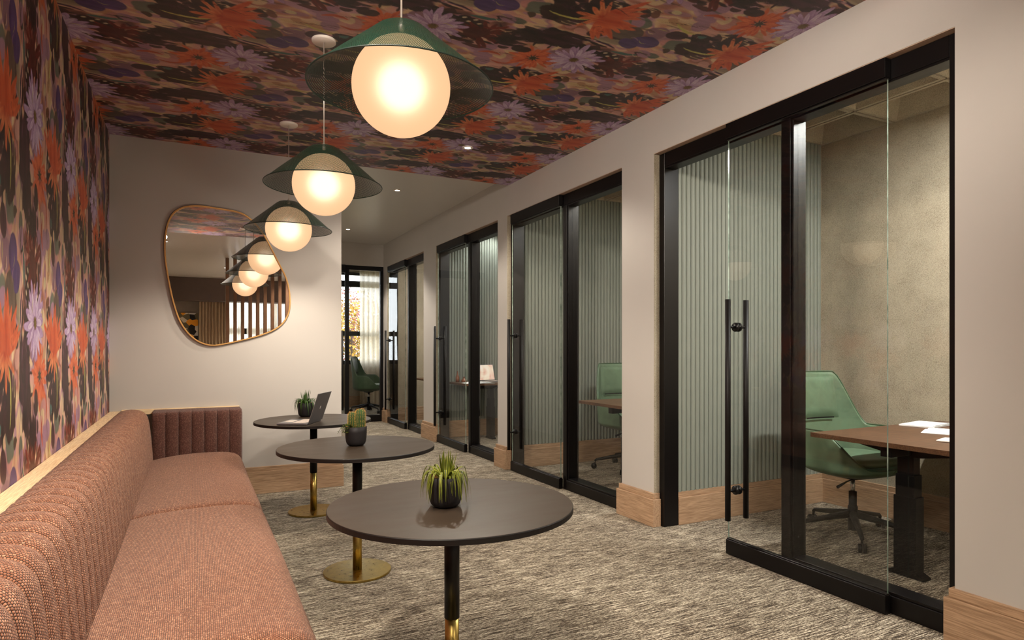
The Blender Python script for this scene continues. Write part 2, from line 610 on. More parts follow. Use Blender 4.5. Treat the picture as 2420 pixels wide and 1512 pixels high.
class MB:
    """collects simple solids and links them as one mesh object"""

    def __init__(self):
        self.v, self.f, self.mi, self.uv, self.sm = [], [], [], [], []

    def add(self, verts, faces, mi=0, uvs=None, smooth=False):
        n = len(self.v)
        self.v += [tuple(p) for p in verts]
        for k, fc in enumerate(faces):
            self.f.append(tuple(i + n for i in fc))
            self.mi.append(mi)
            self.sm.append(smooth)
            self.uv.append([uvs[i] for i in fc] if uvs is not None else None)
        return self

    def box(self, x0, x1, y0, y1, z0, z1, mi=0, mat=None):
        vs = [Vector((x, y, z)) for x in (x0, x1) for y in (y0, y1) for z in (z0, z1)]
        if mat is not None:
            vs = [mat @ p for p in vs]
        fs = [(0, 1, 3, 2), (4, 6, 7, 5), (0, 4, 5, 1), (2, 3, 7, 6), (0, 2, 6, 4), (1, 5, 7, 3)]
        return self.add(vs, fs, mi)

    def lathe(self, prof, c=(0, 0, 0), seg=48, mi=0, caps=True, sx=1, sy=1, smooth=True, n=2.0, mat=None):
        """prof: list of (r, z)"""
        vs, fs = [], []
        for r, z in prof:
            for k in range(seg):
                a = 2 * PI * k / seg
                ca, sa = math.cos(a), math.sin(a)
                if n != 2.0:
                    q = (abs(ca) ** n + abs(sa) ** n) ** (-1.0 / n)
                else:
                    q = 1.0
                p = Vector((c[0] + r * q * ca * sx, c[1] + r * q * sa * sy, c[2] + z))
                vs.append(mat @ p if mat is not None else p)
        for i in range(len(prof) - 1):
            for k in range(seg):
                a, b = i * seg + k, i * seg + (k + 1) % seg
                fs.append((a, b, b + seg, a + seg))
        if caps:
            if prof[0][0] > 1e-6:
                fs.append(tuple(reversed(range(seg))))
            if prof[-1][0] > 1e-6:
                fs.append(tuple(range((len(prof) - 1) * seg, len(prof) * seg)))
        return self.add(vs, fs, mi, smooth=smooth)

    def tube(self, pts, r, seg=12, mi=0, radii=None, smooth=True, flat=1.0):
        pts = [Vector(p) for p in pts]
        vs, fs = [], []
        up = Vector((0, 0, 1))
        for i, p in enumerate(pts):
            if i == 0:
                d = pts[1] - p
            elif i == len(pts) - 1:
                d = p - pts[i - 1]
            else:
                d = pts[i + 1] - pts[i - 1]
            d.normalize()
            ref = up if abs(d.z) < 0.95 else Vector((1, 0, 0))
            a = d.cross(ref).normalized()
            b = a.cross(d).normalized()
            rr = radii[i] if radii else r
            for k in range(seg):
                t = 2 * PI * k / seg
                vs.append(p + a * (rr * math.cos(t)) + b * (rr * flat * math.sin(t)))
        for i in range(len(pts) - 1):
            for k in range(seg):
                a, b = i * seg + k, i * seg + (k + 1) % seg
                fs.append((a, b, b + seg, a + seg))
        fs.append(tuple(reversed(range(seg))))
        fs.append(tuple(range((len(pts) - 1) * seg, len(pts) * seg)))
        return self.add(vs, fs, mi, smooth=smooth)

    def prism(self, poly, z0, z1, mi=0, axis='z', smooth=False):
        """poly extruded along an axis; for axis y poly is (x, z)"""
        n = len(poly)
        if axis == 'z':
            vs = [(x, y, z0) for x, y in poly] + [(x, y, z1) for x, y in poly]
        elif axis == 'y':
            vs = [(x, z0, z) for x, z in poly] + [(x, z1, z) for x, z in poly]
        else:
            vs = [(z0, y, z) for y, z in poly] + [(z1, y, z) for y, z in poly]
        fs = [(i, (i + 1) % n, (i + 1) % n + n, i + n) for i in range(n)]
        self.add(vs, fs, mi, smooth=smooth)
        n0 = len(self.v) - 2 * n
        self.f += [tuple(n0 + i for i in reversed(range(n))), tuple(n0 + n + i for i in range(n))]
        self.mi += [mi, mi]
        self.uv += [None, None]
        self.sm += [False, False]
        return self

    def grid(self, P, mi=0, UV=None, closed=False, smooth=True):
        """P: rows x cols of points"""
        R, Cn = len(P), len(P[0])
        vs = [p for row in P for p in row]
        uvs = [q for row in UV for q in row] if UV else None
        fs = []
        for i in range(R - 1):
            for j in range(Cn if closed else Cn - 1):
                k = (j + 1) % Cn
                fs.append((i * Cn + j, i * Cn + k, (i + 1) * Cn + k, (i + 1) * Cn + j))
        return self.add(vs, fs, mi, uvs, smooth)

    def build(self, name, mats, parent=None, bevel=0.0, loc=None, fix=True, seg=2):
        me = bpy.data.meshes.new(name)
        me.from_pydata(self.v, [], self.f)
        if not isinstance(mats, (list, tuple)):
            mats = [mats]
        for m in mats:
            me.materials.append(m)
        me.polygons.foreach_set('material_index', self.mi)
        me.polygons.foreach_set('use_smooth', self.sm)
        if any(u is not None for u in self.uv):
            ul = me.uv_layers.new(name='UVMap')
            flat = []
            for fc, u in zip(self.f, self.uv):
                for q in (u if u is not None else [(0, 0)] * len(fc)):
                    flat += [q[0], q[1]]
            ul.data.foreach_set('uv', flat)
        me.update()
        if fix:
            bm = bmesh.new()
            bm.from_mesh(me)
            bmesh.ops.recalc_face_normals(bm, faces=bm.faces)
            bm.to_mesh(me)
            bm.free()
        o = bpy.data.objects.new(name, me)
        COL.objects.link(o)
        if loc is not None:
            o.location = loc
        if parent is not None:
            o.parent = parent
        if bevel > 0:
            b = o.modifiers.new('bevel', 'BEVEL')
            b.width = bevel
            b.segments = seg
            b.limit_method = 'ANGLE'
            b.harden_normals = False
        return o


def boxobj(name, x0, x1, y0, y1, z0, z1, mat, parent=None, bevel=0.0):
    return MB().box(x0, x1, y0, y1, z0, z1).build(name, mat, parent, bevel)


def struct(o):
    o['kind'] = 'structure'
    return o


def copy_tree(o, parent=None):
    c = o.copy()
    COL.objects.link(c)
    c.parent = parent
    for ch in list(o.children):
        copy_tree(ch, c)
    return c


def catmull(pts, k=8):
    n = len(pts)
    out = []
    for i in range(n):
        p0, p1, p2, p3 = (Vector(pts[(i + d) % n]) for d in (-1, 0, 1, 2))
        for j in range(k):
            t = j / k
            out.append(0.5 * ((2 * p1) + (p2 - p0) * t + (2 * p0 - 5 * p1 + 4 * p2 - p3) * t * t + (3 * p1 - p0 - 3 * p2 + p3) * t ** 3))
    return out


def ss(a, b, x):
    t = min(1, max(0, (x - a) / (b - a)))
    return t * t * (3 - 2 * t)


# ------------------------------------------------------------------ key dimensions (metres)
XL, XR = -0.595, 2.88          # left wall, office front wall
ZC, ZW = 2.92, 3.01            # papered ceiling, white ceiling
YB = 5.81                      # wall with the mirror
YE = 10.6                      # glazed end of the corridor
YS = -6.8                      # wall behind the camera
YP = 1.25                      # where the papered ceiling starts
XO = 4.60                      # back wall of the offices
ZOP = 2.613                    # top of the office openings
OPEN = [(1.544, 3.506), (3.877, 5.836), (6.06, 7.983), (8.489, 10.37)]

# ------------------------------------------------------------------ room shell
struct(boxobj('floor', -1.0, 5.0, YS - 0.1, 13.9, -0.12, 0.0, M['carpet']))
struct(boxobj('wall_left', XL - 0.15, XL - 0.001, YS, YB + 0.15, 0, 3.15, M['paint']))
struct(boxobj('wall_back', XL - 0.15, 1.19, YB, YB + 0.16, 0, 3.15, M['paint']))
struct(boxobj('wall_corridor', 1.03, 1.19, YB + 0.16, 13.6, 0, 3.15, M['paint']))
# right wall: piers and the band above the openings
mb = MB()
ys = [YS] + [y for o in OPEN for y in o] + [YE + 0.16]
for i in range(0, len(ys), 2):
    mb.box(XR, XR + 0.17, ys[i], ys[i + 1], 0, ZOP)
mb.box(XR, XR + 0.17, YS, YE + 0.16, ZOP, 3.15)
struct(mb.build('wall_right', M['paint']))
# reveals of the openings: painted head, felt-lined far side
for i, (a, b) in enumerate(OPEN):
    mb = MB()
    mb.box(XR + 0.001, XR + 0.169, a, b, ZOP - 0.004, ZOP - 0.0005)
    struct(mb.build('trim_%d' % (i + 1), M['paint_reveal']))
    struct(boxobj('trim_%d' % (i + 5), XR + 0.0015, XR + 0.168, b - 0.005, b + 0.001, 0.232, ZOP - 0.005, M['felt']))
struct(boxobj('wall_south', -0.75, 4.8, YS - 0.15, YS, 0, 3.15, M['taupe']))
# take the window out of the south wall: build it as pieces instead
bpy.data.objects.remove(bpy.data.objects['wall_south'])
mb = MB()
mb.box(-0.75, 0.42, YS - 0.15, YS, 0, 3.15)
mb.box(2.62, 4.8, YS - 0.15, YS, 0, 3.15)
mb.box(0.42, 2.62, YS - 0.15, YS, 2.62, 3.15)
mb.box(0.42, 2.62, YS - 0.15, YS, 0, 0.25)
struct(mb.build('wall_south', M['taupe']))
struct(boxobj('ceiling_white', -0.75, 2.95, YS, YP, ZW, ZW + 0.12, M['ceil_white'])).name = 'ceiling'
struct(boxobj('ceiling', -0.75, 2.95, YB, 13.6, ZW, ZW + 0.12, M['ceil_white']))
struct(boxobj('ceiling', -0.75, 2.95, YP, YB, ZC + 0.004, ZC + 0.2, M['paint']))
struct(boxobj('ceiling_slab', -1.0, 5.0, YS - 0.15, 13.9, 3.2, 3.3, M['taupe'])).name = 'ceiling'
struct(boxobj('wall_offices', XO, XO + 0.15, YS - 0.1, 13.6, 0, 3.2, M['paint']))
# dark drop beam in the lounge behind the camera
struct(boxobj('trim_20', XL, 2.88, -6.5, -6.0, 2.44, ZW, M['soffit_dark']))


# ---- wallpaper: the repeat is painted numerically, then printed on the two surfaces as a colour attribute
TS = 0.86
TN = 430


def paint_tile():
    g = (np.arange(TN) + 0.5) / TN * TS - TS / 2
    U, V = np.meshgrid(g, g)

    def fnoise(fu, fv, seed, oct=3):
        r = np.random.default_rng(seed)
        out = np.zeros_like(U)
        amp = 1.0
        tot = 0
        for o in range(oct):
            nu, nv = int(fu * 2 ** o), int(fv * 2 ** o)
            tab = r.random((nv, nu))
            x = (U / TS + 0.5) * nu
            y = (V / TS + 0.5) * nv
            xi, yi = np.floor(x).astype(int), np.floor(y).astype(int)
            fx, fy = x - xi, y - yi
            fx = fx * fx * (3 - 2 * fx)
            fy = fy * fy * (3 - 2 * fy)
            a = tab[yi % nv, xi % nu]
            b = tab[yi % nv, (xi + 1) % nu]
            c = tab[(yi + 1) % nv, xi % nu]
            d = tab[(yi + 1) % nv, (xi + 1) % nu]
            out += amp * ((a * (1 - fx) + b * fx) * (1 - fy) + (c * (1 - fx) + d * fx) * fy)
            tot += amp
            amp *= 0.5
        return out / tot

    def C(r, g_, b):
        return np.array(srgb(r, g_, b)[:3])
    img = np.zeros((TN, TN, 3))
    wu = (fnoise(9, 7, 1) - 0.5) * 0.05
    wv = (fnoise(8, 6, 2) - 0.5) * 0.07
    st = fnoise(30, 4, 3)
    st2 = fnoise(60, 6, 4)
    n1 = fnoise(7, 4, 5, 3)
    cream, pink, lil, tan, brn = C(232, 208, 172), C(226, 178, 166), C(184, 146, 168), C(196, 154, 118), C(92, 66, 58)
    stops = [(0.0, C(120, 84, 78)), (0.30, C(196, 140, 124)), (0.42, cream), (0.52, pink), (0.62, lil), (0.72, cream), (1.0, C(206, 150, 132))]
    q = np.clip((n1 - 0.5) * 1.7 + 0.5 + (st - 0.5) * 0.12, 0, 1)
    for ch in range(3):
        img[..., ch] = np.interp(q, [s[0] for s in stops], [s[1][ch] for s in stops])
    img *= (0.92 + 0.16 * st2)[..., None]

    def wrap(d):
        return (d + TS / 2) % TS - TS / 2

    def put(mask, col):
        nonlocal img
        mask = np.clip(mask, 0, 1)[..., None]
        img = img * (1 - mask) + col * mask

    def ell(cx, cy, rx, ry, rot=0, wob=1.0, soft=0.06, k=2.0, warp=(0, 0)):
        du = wrap(U - cx + wu * wob)
        dv = wrap(V - cy + wv * wob)
        c, s = math.cos(rot), math.sin(rot)
        a = (du * c + dv * s) / rx
        b = (-du * s + dv * c) / ry
        d = (np.abs(a) ** k + np.abs(b) ** k) ** (1 / k)
        return np.clip((1 - d) / soft, 0, 1), a, b

    def blob(cx, cy, rx, ry, rot, c1, c2, wob=1.0, soft=0.08):
        m, a, b = ell(cx, cy, rx, ry, rot, wob, soft)
        t = np.clip((st - 0.5) * 1.6 + 0.5 + 0.25 * a, 0, 1)[..., None]
        put(m * 0.96, c1 * (1 - t) + c2 * t)

    def petal(cx, cy, ang, r0, r1, w, c1, c2, wob=0.35, soft=0.16, edge=None):
        mx, my = cx + math.cos(ang) * (r0 + r1) / 2, cy + math.sin(ang) * (r0 + r1) / 2
        m, a, b = ell(mx, my, (r1 - r0) / 2, w, ang, wob, soft)
        streak = np.clip(0.5 + 0.9 * (fnoise(26, 26, int(abs(ang * 100)) + 3, 2) - 0.5) + 0.5 * np.abs(b) - 0.15 + 0.3 * a, 0, 1)[..., None]
        if edge is not None:
            put(np.clip((m * 1.0), 0, 1) * 0.9, edge)
            m = np.clip((m * 1.25 - 0.55) * 2.2, 0, 1)
        put(m * 0.97, c1 * (1 - streak) + c2 * streak)

    def flower(cx, cy, n, r0, r1, w, c1, c2, seed, sq=1.0, edge=None, spread=(0, 2 * PI), wob=0.35):
        r = np.random.default_rng(seed)
        angs = [spread[0] + (spread[1] - spread[0]) * (i + r.uniform(-0.3, 0.3)) / n for i in range(n)]
        r.shuffle(angs)
        for a in angs:
            L = r1 * r.uniform(0.78, 1.12)
            petal(cx, cy, a, r0, L, w * r.uniform(0.75, 1.25), c1, c2, wob, edge=edge)

    def stroke(x0, y0, x1, y1, w, col, bend=0.0, fade=1.0):
        L = math.hypot(x1 - x0, y1 - y0)
        mx, my = (x0 + x1) / 2, (y0 + y1) / 2
        ang = math.atan2(y1 - y0, x1 - x0)
        du = wrap(U - mx + wu * 0.5)
        dv = wrap(V - my + wv * 0.5)
        c, s = math.cos(ang), math.sin(ang)
        a = (du * c + dv * s) / (L / 2)
        b = (-du * s + dv * c) - bend * (1 - a * a)
        ww = w * np.sqrt(np.clip(1 - a * a, 0, 1)) + 1e-6
        m = np.clip((ww - np.abs(b)) / 0.0025, 0, 1) * (np.abs(a) < 1)
        put(m * fade, col)
    dk1, dk2 = C(30, 20, 22), C(74, 48, 44)
    plum1, plum2 = C(44, 26, 38), C(92, 54, 66)
    red1, red2 = C(86, 22, 16), C(136, 44, 28)
    or1, or2 = C(196, 78, 36), C(232, 132, 86)
    gr1, gr2 = C(76, 66, 62), C(132, 116, 100)
    pu1, pu2 = C(70, 50, 104), C(112, 88, 146)
    teal, yg = C(84, 126, 120), C(206, 200, 118)
    # broad under-painting
    blob(0.11, 0.28, 0.045, 0.13, 0.1, lil, C(206, 170, 186), 1.4)
    blob(0.02, -0.42, 0.09, 0.10, 0.3, C(196, 150, 164), C(222, 182, 186), 1.2)
    blob(-0.36, -0.28, 0.05, 0.10, 0.0, cream, C(240, 222, 180), 1.4)
    blob(0.27, 0.30, 0.05, 0.16, 0.05, C(214, 190, 150), cream, 1.4)
    rb = np.random.default_rng(5)

    def brushes(cx, cy, rx, ry, cols, n, w=(0.008, 0.02), L=(0.05, 0.14), fade=0.92):
        for _ in range(n):
            a, q = rb.uniform(0, 2 * PI), math.sqrt(rb.uniform(0, 1))
            x, y = cx + rx * q * math.cos(a), cy + ry * q * math.sin(a)
            l = rb.uniform(*L)
            c_ = cols[rb.integers(0, len(cols))] * rb.uniform(0.8, 1.15)
            stroke(x + rb.uniform(-0.012, 0.012), y - l / 2, x + rb.uniform(-0.012, 0.012), y + l / 2, rb.uniform(*w), c_, rb.uniform(-0.012, 0.012), fade)
    # loose upright brushwork of the ground
    brushes(0, 0, 0.6, 0.6, [pink, lil, cream, C(206, 160, 150), tan, C(170, 132, 150), C(150, 120, 100), cream], 60, (0.016, 0.040), (0.07, 0.20), 0.8)
    for _ in range(60):
        x, y = rb.uniform(-0.43, 0.43, 2)
        c_ = [pink, lil, cream, C(214, 160, 156), C(158, 122, 140), C(150, 124, 110), C(122, 132, 118), C(96, 60, 64), C(70, 44, 48)][rb.integers(0, 9)]
        blob(x, y, rb.uniform(0.022, 0.060), rb.uniform(0.03, 0.080), rb.uniform(-0.8, 0.8), c_ * 0.85, c_, rb.uniform(0.6, 1.6), 0.10)
    brushes(0, 0, 0.6, 0.6, [brn, C(120, 90, 74), C(96, 74, 60), C(84, 106, 98)], 26, (0.003, 0.010), (0.06, 0.16), 0.7)
    # dark masses, laid in with upright strokes
    brushes(-0.17, -0.20, 0.085, 0.21, [dk1, dk2, plum1, C(58, 36, 36)], 46)
    brushes(-0.11, 0.10, 0.085, 0.13, [dk1, dk2, C(38, 40, 32)], 30)
    brushes(0.42, -0.30, 0.13, 0.13, [dk1, dk2, plum1, C(50, 40, 32)], 46)
    brushes(0.30, -0.19, 0.07, 0.07, [dk1, plum1], 16)
    brushes(-0.05, 0.41, 0.10, 0.07, [dk1, dk2, C(70, 40, 36)], 22)
    brushes(0.05, 0.20, 0.06, 0.12, [C(60, 30, 26), dk1, C(92, 40, 30)], 20)
    brushes(-0.24, 0.02, 0.02, 0.12, [C(52, 34, 66), plum1], 10, (0.004, 0.010))
    brushes(0.52, 0.10, 0.03, 0.16, [C(110, 96, 80), C(84, 70, 64)], 12)
    brushes(0.24, 0.02, 0.035, 0.10, [dk2, C(96, 60, 44), dk1], 12, (0.004, 0.012))
    blob(-0.19, -0.19, 0.070, 0.15, 0.1, dk1, plum2, 1.6, 0.2)
    blob(-0.12, -0.36, 0.06, 0.11, -0.2, dk1, dk2, 1.6, 0.2)
    blob(-0.10, 0.15, 0.075, 0.10, 0.3, dk1, dk2, 1.5, 0.2)
    blob(0.30, -0.20, 0.085, 0.055, 0.3, plum1, dk1, 1.0)
    blob(0.44, -0.24, 0.06, 0.10, 0.0, dk1, plum2, 1.1)
    blob(0.47, -0.36, 0.07, 0.11, -0.15, C(56, 42, 34), dk2, 1.3)
    blob(0.36, -0.37, 0.04, 0.07, 0.4, dk1, dk2, 1.4)
    # grey-brown cone under the purple plume
    blob(-0.40, 0.08, 0.075, 0.11, 0.0, gr1, gr2, 0.8, 0.06)
    blob(-0.28, 0.08, 0.03, 0.13, 0.1, C(150, 138, 120), C(190, 176, 150), 0.8)
    blob(-0.355, 0.245, 0.062, 0.085, 0.1, pu1, pu2, 0.5, 0.05)
    blob(-0.30, 0.17, 0.045, 0.07, -0.5, pu1, pu2, 0.6, 0.06)
    for _ in range(34):
        k_ = rb.integers(0, 4)
        bx, by = [(-0.17, -0.28), (0.40, -0.32), (-0.08, 0.36), (0.26, -0.10)][k_]
        x, y = bx + rb.normal(0, 0.07), by + rb.normal(0, 0.08)
        a_ = rb.uniform(0, 2 * PI)
        L_ = rb.uniform(0.03, 0.08)
        petal(x, y, a_, 0.0, L_, rb.uniform(0.006, 0.016), dk1, [dk2, plum2, C(60, 30, 30)][rb.integers(0, 3)], 0.8)
    # orange sprays
    flower(0.40, -0.12, 13, 0.0, 0.24, 0.020, or1, or2, 21, spread=(0.35, 2.8), wob=0.7)
    blob(0.40, -0.06, 0.095, 0.075, 0.0, or1, or2, 1.2, 0.35)
    flower(0.40, -0.10, 6, 0.0, 0.17, 0.016, or1, C(240, 160, 110), 22, spread=(3.5, 5.9), wob=0.7)
    # dark red star flower
    flower(-0.03, 0.26, 11, 0.02, 0.145, 0.013, red1, red2, 31, spread=(0.2, 5.2), wob=0.9)
    blob(-0.03, 0.23, 0.065, 0.075, 0.2, red1, C(104, 34, 24), 0.9, 0.1)
    stroke(-0.17, 0.36, -0.10, 0.24, 0.012, red2, 0.02)
    for k in range(4):
        blob(-0.155 + 0.028 * (k % 2), 0.12 + 0.030 * k, 0.008, 0.015, 0.5, C(226, 216, 190), cream, 0.2, 0.3)
    # orange daisy with dark green centre
    flower(0.09, -0.22, 19, 0.02, 0.150, 0.017, or1, or2, 41, wob=0.5)
    flower(0.09, -0.22, 12, 0.02, 0.110, 0.013, C(214, 100, 56), C(240, 150, 104), 42, wob=0.4)
    for k in range(9):
        stroke(0.09, -0.22, 0.09 + 0.045 * math.cos(k * 0.7 + 0.3), -0.22 + 0.045 * math.sin(k * 0.7 + 0.3), 0.005, C(44, 48, 36))
    blob(0.09, -0.22, 0.024, 0.022, 0, C(40, 46, 34), C(84, 84, 48), 0.3, 0.3)
    # lilac daisy
    flower(0.0, 0.0, 20, 0.02, 0.185, 0.019, C(168, 132, 176), C(206, 180, 214), 51, edge=C(96, 62, 92), wob=0.35)
    flower(0.0, 0.0, 13, 0.02, 0.150, 0.015, C(190, 160, 200), C(236, 222, 236), 52, edge=C(130, 94, 132), wob=0.3)
    for k in range(10):
        stroke(0.0, 0.0, 0.032 * math.cos(k * 0.63), 0.032 * math.sin(k * 0.63), 0.006, C(120, 98, 50))
    blob(0.0, 0.0, 0.026, 0.024, 0, C(96, 80, 40), C(150, 126, 70), 0.2, 0.3)
    # ovals, buds, stems
    blob(0.37, 0.345, 0.042, 0.060, 0.12, plum1, plum2, 0.3, 0.05)
    blob(-0.05, 0.41, 0.055, 0.050, 0.2, dk1, C(60, 36, 36), 1.0, 0.08)
    flower(-0.05, 0.42, 6, 0.01, 0.10, 0.011, dk1, dk2, 61, spread=(3.4, 6.0), wob=0.8)
    blob(0.02, -0.33, 0.028, 0.055, 0.1, dk1, dk2, 0.8, 0.1)
    blob(0.245, 0.11, 0.04, 0.03, 0.5, C(88, 50, 36), C(150, 104, 78), 0.8, 0.1)
    blob(0.285, 0.075, 0.03, 0.02, -0.5, dk1, C(104, 62, 44), 0.8, 0.1)
    blob(0.19, 0.19, 0.018, 0.03, 0, C(206, 200, 160), cream, 0.4, 0.2)
    stroke(0.28, -0.40, 0.34, 0.02, 0.004, dk1, 0.03)
    stroke(0.26, 0.44, 0.30, 0.18, 0.003, dk1, -0.02)
    stroke(0.32, 0.42, 0.27, 0.26, 0.010, yg, 0.02)
    stroke(0.31, -0.36, 0.33, -0.42, 0.016, teal, 0.01)
    stroke(-0.21, 0.30, -0.19, 0.14, 0.014, teal, 0.01)
    stroke(-0.24, -0.01, -0.22, 0.14, 0.009, C(70, 40, 80), 0.01)
    stroke(-0.42, -0.16, -0.40, -0.40, 0.009, yg, 0.02)
    stroke(-0.34, 0.38, -0.30, 0.42, 0.02, C(96, 80, 66), 0.01)
    stroke(0.15, 0.32, 0.14, 0.46, 0.012, C(206, 106, 70), 0.02)
    stroke(0.19, -0.30, 0.215, -0.44, 0.010, C(196, 92, 60), 0.02)
    stroke(0.10, -0.36, 0.13, 0.40 - TS, 0.0025, dk1, 0.0)
    stroke(-0.27, 0.40, -0.24, 0.20, 0.003, dk1, 0.02)
    rr = np.random.default_rng(77)
    for k in range(26):
        x, y = rr.uniform(-0.43, 0.43, 2)
        L = rr.uniform(0.03, 0.08)
        col = [dk1, cream, or2, yg, lil, teal, brn][rr.integers(0, 7)]
        stroke(x, y, x + rr.uniform(-0.02, 0.02), y + L, rr.uniform(0.002, 0.005), col, rr.uniform(-0.02, 0.02), 0.8)
    img *= (0.88 + 0.24 * fnoise(90, 10, 9, 2))[..., None]
    return np.clip(img ** 1.2 * 0.76, 0, 1)


TILE = paint_tile()


def sample_tile(u, v):
    x = (u / TS + 0.5) % 1.0 * TN - 0.5
    y = (v / TS + 0.5) % 1.0 * TN - 0.5
    xi, yi = np.floor(x).astype(int), np.floor(y).astype(int)
    fx, fy = (x - xi)[..., None], (y - yi)[..., None]
    a = TILE[yi % TN, xi % TN]
    b = TILE[yi % TN, (xi + 1) % TN]
    c = TILE[(yi + 1) % TN, xi % TN]
    d = TILE[(yi + 1) % TN, (xi + 1) % TN]
    return (a * (1 - fx) + b * fx) * (1 - fy) + (c * (1 - fx) + d * fx) * fy


def printed_sheet(name, O, A, B, na, nb, la, lb, uf):
    """flat grid O + a*A + b*B (a in 0..la, b in 0..lb) carrying the printed pattern"""
    a = np.linspace(0, la, na)
    b = np.linspace(0, lb, nb)
    AA, BB = np.meshgrid(a, b, indexing='ij')
    P = np.array(O)[None, None] + AA[..., None] * np.array(A) + BB[..., None] * np.array(B)
    nv = na * nb
    idx = np.arange(nv).reshape(na, nb)
    q = np.stack([idx[:-1, :-1], idx[1:, :-1], idx[1:, 1:], idx[:-1, 1:]], -1).reshape(-1, 4)
    me = bpy.data.meshes.new(name)
    me.vertices.add(nv)
    me.vertices.foreach_set('co', P.reshape(-1).astype(np.float32))
    me.loops.add(q.size)
    me.loops.foreach_set('vertex_index', q.reshape(-1).astype(np.int32))
    me.polygons.add(len(q))
    me.polygons.foreach_set('loop_start', (np.arange(len(q)) * 4).astype(np.int32))
    me.polygons.foreach_set('loop_total', np.full(len(q), 4, np.int32))
    me.update(calc_edges=True)
    u, v = uf(P)
    col = sample_tile(u, v)
    at = me.color_attributes.new('print', 'FLOAT_COLOR', 'POINT')
    at.data.foreach_set('color', np.concatenate([col, np.ones(col.shape[:2] + (1,))], -1).reshape(-1).astype(np.float32))
    me.materials.append(M['wallpaper'])
    o = bpy.data.objects.new(name, me)
    COL.objects.link(o)
    o['kind'] = 'structure'
    return o


# left wall: u = y, v = z ; ceiling: u = y, v = x (the drop turns the corner)
printed_sheet('wall_left', (XL, 0.9, 0.70), (0, 1, 0), (0, 0, 1), 1090, 500, YB - 0.9, ZC - 0.70,
              lambda P: (P[..., 1] - 3.245, P[..., 2] - 1.350))
printed_sheet('ceiling', (XL, YP, ZC), (1, 0, 0), (0, 1, 0), 700, 900, XR - XL, YB - YP,
              lambda P: (P[..., 1] - 3.965, P[..., 0] - 0.240))


# ---- baseboards: tall board with a stepped cap
def baseboard(name, x0, x1, y0, y1, mat, grow=(0, 0, 0, 0), parent=None):
    """x0..y1 the wall footprint it hugs; grow = how far it stands out on -x, +x, -y, +y"""
    mb = MB()
    a, b, c, d = grow
    mb.box(x0 - a, x1 + b, y0 - c, y1 + d, 0, 0.192)
    k = 0.55
    mb.box(x0 - a * k, x1 + b * k, y0 - c * k, y1 + d * k, 0.192, 0.231)
    return struct(mb.build(name, mat, parent, bevel=0.002, seg=1))


baseboard('baseboard_right', XR - 0.001, XR + 0.04, YS, OPEN[0][0], M['oak_y'], (0.03, 0, 0, 0.03))
for i in range(3):
    baseboard('baseboard_right', XR - 0.001, XR + 0.04, OPEN[i][1], OPEN[i + 1][0], M['oak_y'], (0.03, 0, 0.03, 0.03))
baseboard('baseboard_right', XR - 0.001, XR + 0.04, OPEN[3][1], YE, M['oak_y'], (0.03, 0, 0.03, 0))
baseboard('baseboard_back', XL, 1.19, YB - 0.001, YB + 0.16, M['oak_x'], (0, 0.018, 0.018, 0))


# ---- office interiors
def flutes(x0, x1, y, z0, z1, name='wall_fluted'):
    """half-round vertical ribs facing -y"""
    p, r = 0.042, 0.0202
    n = int((x1 - x0) / p)
    pts = []
    for i in range(n):
        cx = x0 + p * (i + 0.5)
        pts.append((cx - p / 2, y))
        for k in range(7):
            a = PI * k / 6
            pts.append((cx - r * math.cos(a), y - 0.002 - 0.8 * r * math.sin(a)))
    pts.append((x0 + p * n, y))
    mb = MB()
    mb.grid([[(px, py, z) for px, py in pts] for z in (z0, z1)], smooth=False)
    # closed bottoms of the ribs
    for i in range(n):
        row = pts[i * 8 + 1:i * 8 + 8]
        mb.add([(a, b, z0) for a, b in row], [tuple(range(7))])
    o = mb.build(name, M['flute'], fix=False)
    return struct(o)


OFF = [(1.10, 3.47), (3.877, 5.86), (6.06, 8.30), (8.489, 10.52)]
for i, (a, b) in enumerate(OFF):
    # far partition
    struct(boxobj('wall_partition', XR + 0.17, XO, b, OFF[i + 1][0] - 0.02 if i < 3 else b + 0.08, 0, 3.2, M['felt']))
    if i < 3:
        flutes(XR + 0.171, XO - 0.02, b - 0.001, 0.232, 2.90)
        baseboard('baseboard_office', XR + 0.171, XO, b - 0.001, b + 0.02, M['oak_x'], (0, 0, 0.03, 0))
    else:
        baseboard('baseboard_office', XR + 0.171, XO, b - 0.001, b + 0.02, M['oak_x'], (0, 0, 0.022, 0))
    struct(boxobj('wall_felt', XO - 0.02, XO, a, b, 0, 3.2, M['felt']))
    baseboard('baseboard_office', XO - 0.021, XO + 0.02, a, b, M['oak_y'], (0.022, 0, 0, 0))
    # felt lining on the office side of the front wall, above the opening
    struct(boxobj('wall_front', XR + 0.17, XR + 0.185, a, b, ZOP, 3.2, M['felt']))
struct(boxobj('wall_partition', XR + 0.17, XO, 0.95, 1.10, 0, 3.2, M['felt']))


